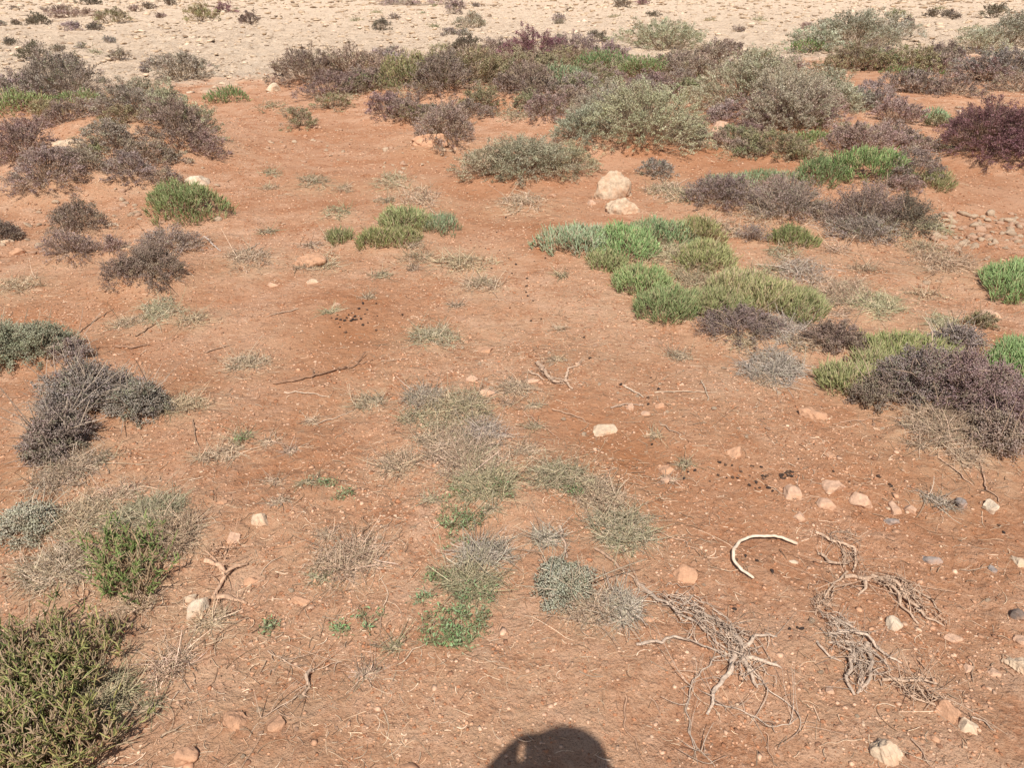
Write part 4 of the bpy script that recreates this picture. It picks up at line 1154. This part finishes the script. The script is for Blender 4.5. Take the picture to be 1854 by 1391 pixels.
# the bleached rib
bp = [(1443,989),(1420,982),(1390,979),(1360,981),(1338,990),(1326,1005),(1326,1022),(1340,1038),(1364,1052)]
q = trace(bp, 0, 2, .005, 0.0); n = len(q)
tt = np.linspace(0, 1, n); q[:, 2] += .010 + .014 * np.sin(tt * np.pi)
rr = 3.1 * k_at(bp[3]) * np.interp(tt, [0, .15, .6, 1], [1.12, .95, 1.05, .78]) * (1 + .12 * np.cos(tt * 6.28)) * (1 + .06 * gn(tt * 14, tt * 0, 5)) * np.clip(np.minimum(tt, 1 - tt) * 26 + .72, 0, 1)
mb = MB(); mb.tubes(q[None], rr[None], np.array([.70, .56, .41]) * (1 + .12 * gn(tt * 9, tt * 0, 3))[None, :, None], 8, .62)
tag(mb.obj('rib_bone', M_bone, None, q[n // 2], smooth=True), 'curved bleached rib bone lying in a hook shape on the red soil', 'bone')

# goat droppings
DUNG = []
for k in range(4):
    v, f = stone_shape(40 + k, 2, 2)
    mb = MB(); mb.add(v * np.array([1.2, .95, .9]), f, np.array([(.05, .032, .022), (.075, .045, .03), (.11, .062, .038), (.045, .03, .024)][k]))
    DUNG.append(mb.mesh('dropping', M_dung, smooth=True))
def droppings(pts, label, group, rpx=3.3):
    p = np.array(pts, float); g = P(p[:, 0], p[:, 1])
    for k in range(len(p)):
        dep = float((g[k] - CAM) @ FWD); r = np.clip(rpx * .78 * dep / F, .0032, .0066) * rng.uniform(.65, 1.25)
        o = bpy.data.objects.new('dropping', DUNG[int(rng.integers(4))]); C.objects.link(o)
        o.location = (g[k][0], g[k][1], g[k][2] + r * rng.uniform(.05, .65)); o.scale = (r * rng.uniform(.85, 1.3), r, r * rng.uniform(.75, 1)); o.rotation_euler = (rng.uniform(0, .4), rng.uniform(0, .4), rng.uniform(0, 6.28))
        tag(o, label, 'dropping', group)
def zz(l, x0, y0, sc): return [(x0 + a / sc, y0 + b / sc) for a, b in l]
droppings(zz([(218,100),(225,130),(254,124),(196,148),(207,160),(353,144),(318,170),(360,90),(385,100),(412,103),(390,155),(415,155),(435,157),(493,103),(502,106),(537,110),(487,146),(486,187),(515,176),(543,148),(555,152),(545,160),(560,148),(512,200),(530,198),(557,188),(568,198),(585,212),(470,165),(450,130)],1150,800,2.354),
  'round dark dropping in the loose scatter left of the row of stones', 'droppings left of the row of stones')
droppings(zz([(620,150),(628,142),(640,135),(650,133),(662,128),(670,132),(675,143),(655,146),(640,155),(625,158),(633,160),(660,138),(648,142),(618,142),(665,150)],1150,800,2.354),
  'black dropping in the tight heap just above the row of stones', 'droppings in the tight heap')
droppings(zz([(665,100),(696,76),(762,12),(845,127),(1000,162),(1035,148),(1045,153),(912,172),(1085,185),(1092,192),(1437,235)],1150,800,2.354),
  'single dark dropping spread above and right of the row of stones', 'droppings above the row of stones')
droppings(zz([(1492,340),(1550,358),(1570,388)],1150,800,2.354), 'dark dropping below the bright pale stone at right', 'droppings below the bright pale stone')
droppings(zz([(470,490),(518,510),(432,505),(583,555)],1150,800,2.354), 'brown dropping beside the curved rib bone', 'droppings by the rib bone', 3.8)
droppings(zz([(657,800),(708,800),(422,716),(690,795)],1150,800,2.354), 'dark dropping near the large grey fallen root', 'droppings by the fallen root', 4)
droppings(zz([(105,515),(110,535),(135,540),(155,545),(175,548),(185,535),(195,520),(212,512),(225,530),(230,545),(255,540),(275,517),(285,495),(245,490),(265,465),(330,465),(335,525),(330,597),(180,607),(150,580),(215,545),(265,570),(290,560),(140,520),(205,550)],560,380,2.726),
  'dark dropping in the patch on orange soil left of the track', 'droppings on the orange soil', 3)
droppings(zz([(795,150),(1110,255),(970,40),(925,112),(1130,175),(1075,340),(1072,378),(1070,408),(1078,428),(1105,450),(1055,468),(990,485),(1145,540),(1095,550),(985,240),(1020,270),(900,290),(1000,315),(840,20),(870,190),(940,200),(1165,240),(500,500),(460,520)],560,380,2.726),
  'small dark dropping strung along the soil track', 'droppings along the track', 2.7)
droppings(zz([(1355,630),(1383,735),(1108,695),(1685,830),(1722,888),(1537,865),(1535,878),(1672,930),(1673,962),(1845,1022),(1690,1160),(1120,760)],560,380,2.726),
  'dark dropping around the small dug-up root and flat pale rock', 'droppings in the middle', 3)
droppings([(73,1051),(67,1068)], 'dark dropping on the dry mat near the lower left edge', 'droppings at lower left', 4.5)

# ------------------------------------------------------------------ ground sheet
def build_ground():
    r = [.30]
    while r[-1] < 3200:
        q = r[-1]
        r.append(q * (1.0048 if q < 14 else 1.009 if q < 90 else 1.05))
    r = np.array(r)
    a = np.concatenate([np.linspace(-62, 62, 500), np.linspace(62, 298, 110)[1:-1]])
    a = np.radians(a); nr, na = len(r), len(a)
    X = r[:, None] * np.sin(a)[None]; Y = r[:, None] * np.cos(a)[None]
    x = X.ravel(); y = Y.ravel(); z = height(x, y)
    rk = rock_mask(x, y); damp = np.zeros_like(x); straw = np.zeros_like(x)
    for (px, py, w, k) in [(1110,830,120,1),(980,420,60,.8),(640,600,95,.9),(600,980,60,.5),(760,290,55,.6),(1300,860,140,.5),(250,560,120,.5),(1010,650,50,.6),(540,810,60,.4),(60,560,80,.5),(120,860,60,.7),(1480,290,110,.5),(1220,830,90,.5),(560,250,70,.4),(900,360,110,.7),(640,330,90,.5),(1300,300,160,.7),(560,800,90,.6),(300,700,100,.6),(1620,820,150,.6),(60,860,80,.7),(1700,330,120,.5)]:
        g = Pflat(px, py); s = 1.5 * w * float((g - CAM) @ FWD) / F
        q = ((x - g[0]) ** 2 + ((y - g[1]) / 1.6) ** 2) / s ** 2
        damp = np.maximum(damp, k * np.exp(-q))
    for (mx, my, s, k) in STRAW + TAN:
        q = ((x - mx) ** 2 + (y - my) ** 2) / s ** 2
        straw = np.maximum(straw, k * np.exp(-q))
    v = np.concatenate([np.stack([x, y, z], 1), [[0, 0, float(height(0., 0.))]]])
    col = np.concatenate([np.stack([rk, damp, straw], 1), [[0, 0, 0]]])
    i = np.arange(nr - 1)[:, None] * na; j = np.arange(na)[None]; j2 = (j + 1) % na
    f = np.stack([i + j, i + na + j, i + na + j2, i + j2], -1).reshape(-1, 4)[:, ::-1]
    f3 = np.stack([np.full(na, nr * na), np.arange(na), (np.arange(na) + 1) % na], 1)[:, ::-1]
    mb = MB(); mb.add(v, f, col); mb.f3.append(f3)
    o = mb.obj('ground', M_ground, smooth=True)
    o['kind'] = 'structure'; o['label'] = 'rusty red stony soil running out to a pale limestone pavement'
build_ground()

# ------------------------------------------------------------------ gravel, litter, rubble (beyond counting)
def stones_mesh(name, x, y, r, cols, sub, label, flat=.6):
    v0, f0 = ico(sub); n = len(x); m = len(v0)
    nz = np.stack([v0 * (1 + .28 * np.random.default_rng(k).normal(size=(m, 1))) for k in range(12)])
    v = nz[rng.integers(0, 12, n)]
    a = rng.uniform(0, 6.28, n); sx = rng.uniform(.7, 1.4, n); sz = rng.uniform(.5, 1.15, n) * flat
    X = v[..., 0] * sx[:, None]; Y = v[..., 1]
    xx = (X * np.cos(a)[:, None] - Y * np.sin(a)[:, None]) * r[:, None] + x[:, None]
    yy = (X * np.sin(a)[:, None] + Y * np.cos(a)[:, None]) * r[:, None] + y[:, None]
    z = height(x, y)
    zz_ = v[..., 2] * (sz * r)[:, None] + (z + r * sz * .25)[:, None]
    f = (np.arange(n)[:, None, None] * m + f0[None]).reshape(-1, 3)
    mb = MB(); mb.add(np.stack([xx, yy, zz_], 2).reshape(-1, 3), f, np.repeat(cols, m, 0))
    o = mb.obj(name, M_grit); tag(o, label, None, None, 'stuff')

def fan(n, d0, d1, p=1.0):
    d = d0 * (d1 / d0) ** (rng.uniform(0, 1, n) ** p)
    a = rng.uniform(-1, 1, n) * np.clip(.80 + .35 * (1.6 - d), .80, 1.05)
    return d * np.sin(a), d * np.cos(a), d
n = 100000
x, y, d = fan(n, .75, 16)
keep = (gn(x * 1.6, y * 1.6, 91) + .6 * gn(x * 5, y * 5, 92) + rng.normal(0, .35, n) > -.05)
keep &= rng.uniform(0, 1, n) < np.clip((d - .3) / 2.0, .3, 1)
x, y, d = x[keep], y[keep], d[keep]; n = len(x)
r = np.exp(rng.normal(math.log(.0019), .5, n)) + .0009 * d
cc = np.array([(.50, .27, .155), (.56, .34, .215), (.58, .38, .245), (.38, .17, .085), (.28, .14, .08)])[rng.choice(5, n, p=[.34, .24, .06, .24, .12])] * rng.uniform(.85, 1.15, (n, 1))
stones_mesh('gravel', x, y, r, cc, 1, 'fine tan grit and crumbs strewn over the red soil')

n = 40000
d = 12.5 * (260 / 12.5) ** rng.uniform(0, 1, n) ** 1.5
a = rng.uniform(-.72, .72, n); x = d * np.sin(a); y = d * np.cos(a)
rk = rock_mask(x, y); keep = rng.uniform(0, 1, n) < rk * (.12 + .88 * sst(-.25, .45, fbm(x * .35, y * .35, 55, 3))) + .02
x, y, d = x[keep], y[keep], d[keep]; n = len(x)
r = np.minimum(np.exp(rng.normal(math.log(.032), .6, n)), .085) * np.clip(d / 20, .8, 9)
cc = np.array([(.56, .41, .275), (.64, .485, .34), (.44, .31, .20), (.27, .18, .115)])[rng.choice(4, n, p=[.42, .2, .24, .14])] * rng.uniform(.85, 1.12, (n, 1))
stones_mesh('rubble', x, y, r, cc, 1, 'broken pale limestone rubble covering the far pavement', .42)

# dry stalk litter, thick near the plants
n0 = 60000
x, y, d = fan(n0, .8, 11)
sx_ = np.array([q[0] for q in STRAW]); sy_ = np.array([q[1] for q in STRAW]); ss_ = np.array([q[2] for q in STRAW]); sk_ = np.array([q[3] for q in STRAW])
w = np.zeros(n0)
for k in range(len(sx_)):
    w = np.maximum(w, sk_[k] * np.exp(-((x - sx_[k]) ** 2 + (y - sy_[k]) ** 2) / (ss_[k] * 1.25) ** 2))
keep = rng.uniform(0, 1, n0) < np.clip((d - .2) / 1.7, .35, 1) * ( .14 + .85 * w + .34 * np.clip(gn(x * 1.1, y * 1.1, 95) * 2, 0, 1))
x, y, d = x[keep], y[keep], d[keep]; n = len(x)
L = np.exp(rng.normal(math.log(.026), .6, n)); a = rng.uniform(0, 6.28, n) * .5 + rng.choice([0, 3.14], n)
K = 6; t = np.linspace(-.5, .5, K)[None]; cv = rng.normal(0, .9, (n, 1)); ang = a[:, None] + cv * t + rng.normal(0, .22, (n, K)).cumsum(1) * .5
px_ = x[:, None] + np.cumsum(np.cos(ang), 1) * (L / K)[:, None]; py_ = y[:, None] + np.cumsum(np.sin(ang), 1) * (L / K)[:, None]
pz_ = height(px_, py_) + np.maximum(.0005, .006 * rng.uniform(0, 1, (n, 1)) ** 3 + .004 * np.abs(t) * rng.uniform(0, 1, (n, 1)))
rad = np.maximum(rng.uniform(.0005, .0016, n), .00033 * d)
cc = np.array([(.52, .36, .23), (.60, .44, .30), (.42, .26, .155), (.28, .17, .10)])[rng.choice(4, n, p=[.4, .2, .27, .13])] * np.clip(np.exp(rng.normal(0, .3, (n, 1))), .45, 1.45)
mb = MB(); mb.tubes(np.stack([px_, py_, pz_], 2), np.linspace(1, .6, K)[None] * rad[:, None], cc)
tag(mb.obj('dry_litter', M_dry), 'dry stalks and broken straw scattered over the soil', None, None, 'stuff')

# ------------------------------------------------------------------ the photographer (only the shadow of the head reaches the picture)
M_skin = tint_material('skin', .6, 60, .06)
M_cloth = tint_material('cotton', .9, 300, .12)
def skin_obj(name, joints, edges, mat, col, parent=None, sub=2):
    """one continuous skinned surface from joints {name: (x, y, z, r)}"""
    names = list(joints); me = bpy.data.meshes.new(name)
    me.from_pydata([joints[k][:3] for k in names], [(names.index(a), names.index(b)) for a, b in edges], [])
    o = bpy.data.objects.new(name, me); C.objects.link(o)
    sk = o.modifiers.new('skin', 'SKIN'); sk.use_smooth_shade = True
    for k, n_ in enumerate(names):
        r_ = joints[n_][3]; me.skin_vertices[0].data[k].radius = (r_, r_) if not isinstance(r_, tuple) else r_
    me.skin_vertices[0].data[0].use_root = True
    sb = o.modifiers.new('sub', 'SUBSURF'); sb.levels = sub; sb.render_levels = sub
    m2 = mat.copy(); m2.name = name + '_cloth' if mat is M_cloth else name + '_skin'
    at = [n_ for n_ in m2.node_tree.nodes if n_.type == 'ATTRIBUTE'][0]
    rgb = m2.node_tree.nodes.new('ShaderNodeRGB'); rgb.outputs[0].default_value = (*col, 1)
    vm = [n_ for n_ in m2.node_tree.nodes if n_.type == 'VECT_MATH'][0]
    m2.node_tree.links.new(rgb.outputs[0], vm.inputs[0]); m2.node_tree.nodes.remove(at)
    me.materials.append(m2)
    if parent: o.parent = parent
    return o

HX, HY, HZ = .030, -.212, 1.590           # centre of the head
G0 = float(height(0., -.35))
person = empty('person', (0, 0, 0))
tag(person, 'person standing behind the camera whose hatted head shadow falls at the bottom edge', 'person')
J = {'pelvis': (.03, -.40, .93, .135), 'waist': (.03, -.41, 1.08, .125), 'chest': (.035, -.42, 1.26, .145), 'neckbase': (.045, -.345, 1.42, .070), 'neck': (.055, -.28, 1.485, .056),
     'jaw': (HX, HY + .015, HZ - .045, .066), 'skull': (HX, HY - .01, HZ + .025, .088), 'crown': (HX, HY - .015, HZ + .085, .055)}
E = [('pelvis', 'waist'), ('waist', 'chest'), ('chest', 'neckbase'), ('neckbase', 'neck'), ('neck', 'jaw'), ('jaw', 'skull'), ('skull', 'crown')]
for sg, n_ in ((-1, 'l'), (1, 'r')):
    J.update({n_ + 'hip': (.03 + sg * .095, -.40, .88, .095), n_ + 'knee': (.03 + sg * .11, -.38, .50, .058), n_ + 'ankle': (.03 + sg * .115, -.42, .10, .038),
              n_ + 'heel': (.03 + sg * .115, -.42, .045, .036), n_ + 'toe': (.03 + sg * .13, -.24, .032, .030),
              n_ + 'shoulder': (.04 + sg * .185, -.41, 1.365, .062), n_ + 'elbow': (.03 + sg * .25, -.26, 1.20, .042), n_ + 'wrist': (.105 if sg > 0 else -.138, -.080, 1.445, .027), n_ + 'palm': (.078 if sg > 0 else -.098, -.045, 1.485, .028)})
    E += [('pelvis', n_ + 'hip'), (n_ + 'hip', n_ + 'knee'), (n_ + 'knee', n_ + 'ankle'), (n_ + 'ankle', n_ + 'heel'), (n_ + 'heel', n_ + 'toe'),
          ('chest', n_ + 'shoulder'), (n_ + 'shoulder', n_ + 'elbow'), (n_ + 'elbow', n_ + 'wrist'), (n_ + 'wrist', n_ + 'palm')]
    for f_ in range(4):                  # fingers curl round the grip of the camera, the thumb behind it
        zf = 1.512 - f_ * .017
        J[n_ + 'f%da' % f_] = (sg * .080, -.020, zf, .0085); J[n_ + 'f%db' % f_] = (sg * .073, -.003, zf - .002, .008); J[n_ + 'f%dc' % f_] = (sg * (.052 + .004 * f_), -.001, zf - .004, .0068)
        E += [(n_ + 'palm', n_ + 'f%da' % f_), (n_ + 'f%da' % f_, n_ + 'f%db' % f_), (n_ + 'f%db' % f_, n_ + 'f%dc' % f_)]
    J[n_ + 'ta'] = (sg * .068, -.062, 1.490, .0105); J[n_ + 'tb'] = (sg * .045, -.052, 1.497, .009)
    E += [(n_ + 'palm', n_ + 'ta'), (n_ + 'ta', n_ + 'tb')]
J = {k: (v[0], v[1], v[2] + (G0 if v[2] < .2 else 0), v[3]) for k, v in J.items()}
J['lf0a'] = (-.079, -.030, 1.522, .0095); J['lf0b'] = (-.064, -.036, 1.554, .009); J['lf0c'] = (-.040, -.036, 1.566, .008)   # forefinger resting on the camera top
body = skin_obj('body', J, E, M_skin, (.50, .31, .22), person)
def sub_j(keys, grow): return {k: (*J[k][:3], J[k][3] + grow) for k in keys}
J['hem'] = (.03, -.40, .89, .142); J['lupper'] = (-.185, -.335, 1.285, .052); J['rupper'] = (.255, -.335, 1.285, .052)
sh = sub_j(['chest', 'waist', 'hem', 'neckbase', 'lshoulder', 'rshoulder', 'lupper', 'rupper'], .034)
skin_obj('shirt', sh, [('chest', 'waist'), ('waist', 'hem'), ('chest', 'neckbase'), ('chest', 'lshoulder'), ('chest', 'rshoulder'), ('lshoulder', 'lupper'), ('rshoulder', 'rupper')], M_cloth, (.12, .20, .30), person)
J['belt'] = (.03, -.405, 1.05, .130)
tr = sub_j(['pelvis', 'belt', 'lhip', 'rhip', 'lknee', 'rknee', 'lankle', 'rankle'], .032)
skin_obj('trousers', tr, [('pelvis', 'belt'), ('pelvis', 'lhip'), ('pelvis', 'rhip'), ('lhip', 'lknee'), ('lknee', 'lankle'), ('rhip', 'rknee'), ('rknee', 'rankle')], M_cloth, (.26, .22, .15), person)
for n_ in 'lr':
    skin_obj('boot', sub_j([n_ + 'heel', n_ + 'ankle', n_ + 'toe'], .012), [(n_ + 'heel', n_ + 'ankle'), (n_ + 'heel', n_ + 'toe')], M_cloth, (.10, .065, .04), person)
def lathe(prof, cx, cy, tilt, name, col, parent, sx=1.0, sy=1.0, wave=0, roll=0):
    n_ = 48; a = np.linspace(0, 2 * np.pi, n_, endpoint=False); pr = np.array(prof)
    x = cx + pr[:, :1] * np.cos(a) * sx; y = pr[:, :1] * np.sin(a) * sy; z = pr[:, 1:2] + wave * pr[:, :1] ** 2 * np.cos(2 * a + .5) + roll * pr[:, :1] * np.cos(a)
    zc = pr[:, 1].min(); y2 = y * math.cos(tilt) - (z - zc) * math.sin(tilt); z2 = zc + y * math.sin(tilt) + (z - zc) * math.cos(tilt)
    v = np.stack([x, y2 + cy, z2], 2).reshape(-1, 3); m = len(pr)
    i = np.arange(m - 1)[:, None] * n_; j = np.arange(n_)[None]; j2 = (j + 1) % n_
    mb = MB(); mb.add(v, np.stack([i + j, i + j2, i + n_ + j2, i + n_ + j], -1).reshape(-1, 4), np.array(col))
    return mb.obj(name, M_cloth, parent, smooth=True)
hat = lathe([(.132, HZ + .006), (.134, HZ + .010), (.112, HZ + .036), (.104, HZ + .050), (.098, HZ + .100), (.090, HZ + .134), (.072, HZ + .148), (.032, HZ + .150), (.001, HZ + .147)], HX, HY - .01, -.10, 'sun_hat', (.35, .30, .20), person, 1.0, 1.12, .5, 0)
hair = lathe([(.092, HZ - .05), (.099, HZ - .01), (.099, HZ + .03), (.093, HZ + .07), (.05, HZ + .11), (.001, HZ + .118)], HX, HY - .032, 0, 'hair', (.06, .035, .02), person, .9, .85)
for sg in (-1, 1):
    v, f = ico(2); mb = MB(); mb.add(v * .0125 + np.array([HX + sg * .032, HY + .073, HZ + .012]), f, np.array([.7, .68, .65])); e = mb.obj('eye', M_bone, person, smooth=True)
    mb = MB(); mb.add(v * .0062 + np.array([HX + sg * .032, HY + .0815, HZ + .012]), f, np.array([.05, .03, .02])); mb.obj('iris', M_dung, e, smooth=True)
    mb = MB(); mb.add(v * np.array([.012, .018, .032]) + np.array([HX + sg * .088, HY - .01, HZ + .002]), f, np.array([.50, .31, .22])); mb.obj('ear', M_cloth, person, smooth=True)
v, f = ico(2)
mb = MB(); mb.add(v * np.array([.013, .02, .026]) + np.array([HX, HY + .088, HZ - .012]), f, np.array([.52, .31, .22])); mb.obj('nose', M_cloth, person, smooth=True)
mb = MB(); mb.add(v * np.array([.026, .008, .007]) + np.array([HX, HY + .082, HZ - .05]), f, np.array([.42, .17, .14])); mb.obj('mouth', M_cloth, person, smooth=True)

# the compact camera in the hands, its lens just behind the viewpoint
def rbox(name, c, size, col, parent, mat, bev=.006):
    bm = bmesh.new(); bmesh.ops.create_cube(bm, size=1)
    for q_ in bm.verts: q_.co = Vector((q_.co.x * size[0], q_.co.y * size[1], q_.co.z * size[2]))
    bmesh.ops.bevel(bm, geom=bm.edges[:], offset=bev, segments=3, affect='EDGES')
    Mx = Matrix.Translation(c); bm.transform(Mx)
    me = bpy.data.meshes.new(name); bm.to_mesh(me); bm.free()
    ca = me.color_attributes.new('tint', 'FLOAT_COLOR', 'POINT')
    for d_ in ca.data: d_.color = (*col, 1)
    me.materials.append(mat); o = bpy.data.objects.new(name, me); C.objects.link(o); o.parent = parent
    return o
pc = empty('compact_camera', tuple(CAM)); pc.rotation_euler = (-PITCH, 0, 0)
tag(pc, 'small black compact camera held in the hands of the standing person', 'camera')
rbox('body', (0, -.045, 0), (.112, .028, .066), (.03, .03, .03), pc, M_bone)
a = np.linspace(0, 2 * np.pi, 32, endpoint=False)
mb = MB(); pr = [(.027, -.031), (.027, -.012), (.022, -.008), (.018, -.013), (.0005, -.014)]
v = np.array([[q_[0] * math.cos(b_), q_[1], q_[0] * math.sin(b_)] for q_ in pr for b_ in a]); i = np.arange(4)[:, None] * 32; j = np.arange(32)[None]; j2 = (j + 1) % 32
mb.add(v, np.stack([i + j, i + j2, i + 32 + j2, i + 32 + j], -1).reshape(-1, 4), np.array([.02, .02, .025])); mb.obj('lens', M_bone, pc, smooth=True)
rbox('shutter_button', (.035, -.045, .035), (.014, .010, .006), (.35, .35, .36), pc, M_bone, .002)
rbox('screen', (-.010, -.0605, 0), (.070, .003, .050), (.01, .01, .012), pc, M_bone, .001)


# ------------------------------------------------------------------ light, sky, camera
SUNPX = (992.0, 1338.0)
sd = ray([SUNPX[0]], [SUNPX[1]])[:, 0]; sd /= np.linalg.norm(sd)
L_ = bpy.data.lights.new('sun', 'SUN'); L_.energy = 4.8; L_.angle = R(.53); L_.color = (1, .98, .945)
lo = bpy.data.objects.new('sun', L_); C.objects.link(lo)
lo.rotation_euler = Vector(sd).to_track_quat('-Z', 'Y').to_euler(); lo.location = (-1, -4, 9)
elev = math.asin(-sd[2]); az = math.atan2(-sd[0], -sd[1])
W = bpy.data.worlds.new('World'); S.world = W; W.use_nodes = True
nt = W.node_tree; bg = nt.nodes['Background']
sky = nt.nodes.new('ShaderNodeTexSky'); sky.sky_type = 'NISHITA'; sky.sun_disc = False
sky.sun_elevation = elev; sky.sun_rotation = az; sky.dust_density = 1.5; sky.air_density = 1.0
nt.links.new(sky.outputs[0], bg.inputs[0]); bg.inputs[1].default_value = .080

cam = bpy.data.cameras.new('camera'); co_ = bpy.data.objects.new('camera', cam); C.objects.link(co_)
cam.sensor_fit = 'HORIZONTAL'; cam.sensor_width = 36; cam.lens = 36 * F / 1854
cam.clip_start = .02; cam.clip_end = 6000
co_.location = CAM; co_.rotation_euler = (math.pi / 2 - PITCH, 0, 0)
S.camera = co_
S.view_settings.view_transform = 'Standard'; S.view_settings.look = 'None'; S.view_settings.exposure = 0.26; S.view_settings.gamma = 1
S.render.resolution_x = 1024; S.render.resolution_y = 769
S.cycles.max_bounces = 6; S.cycles.diffuse_bounces = 3; S.cycles.transparent_max_bounces = 4
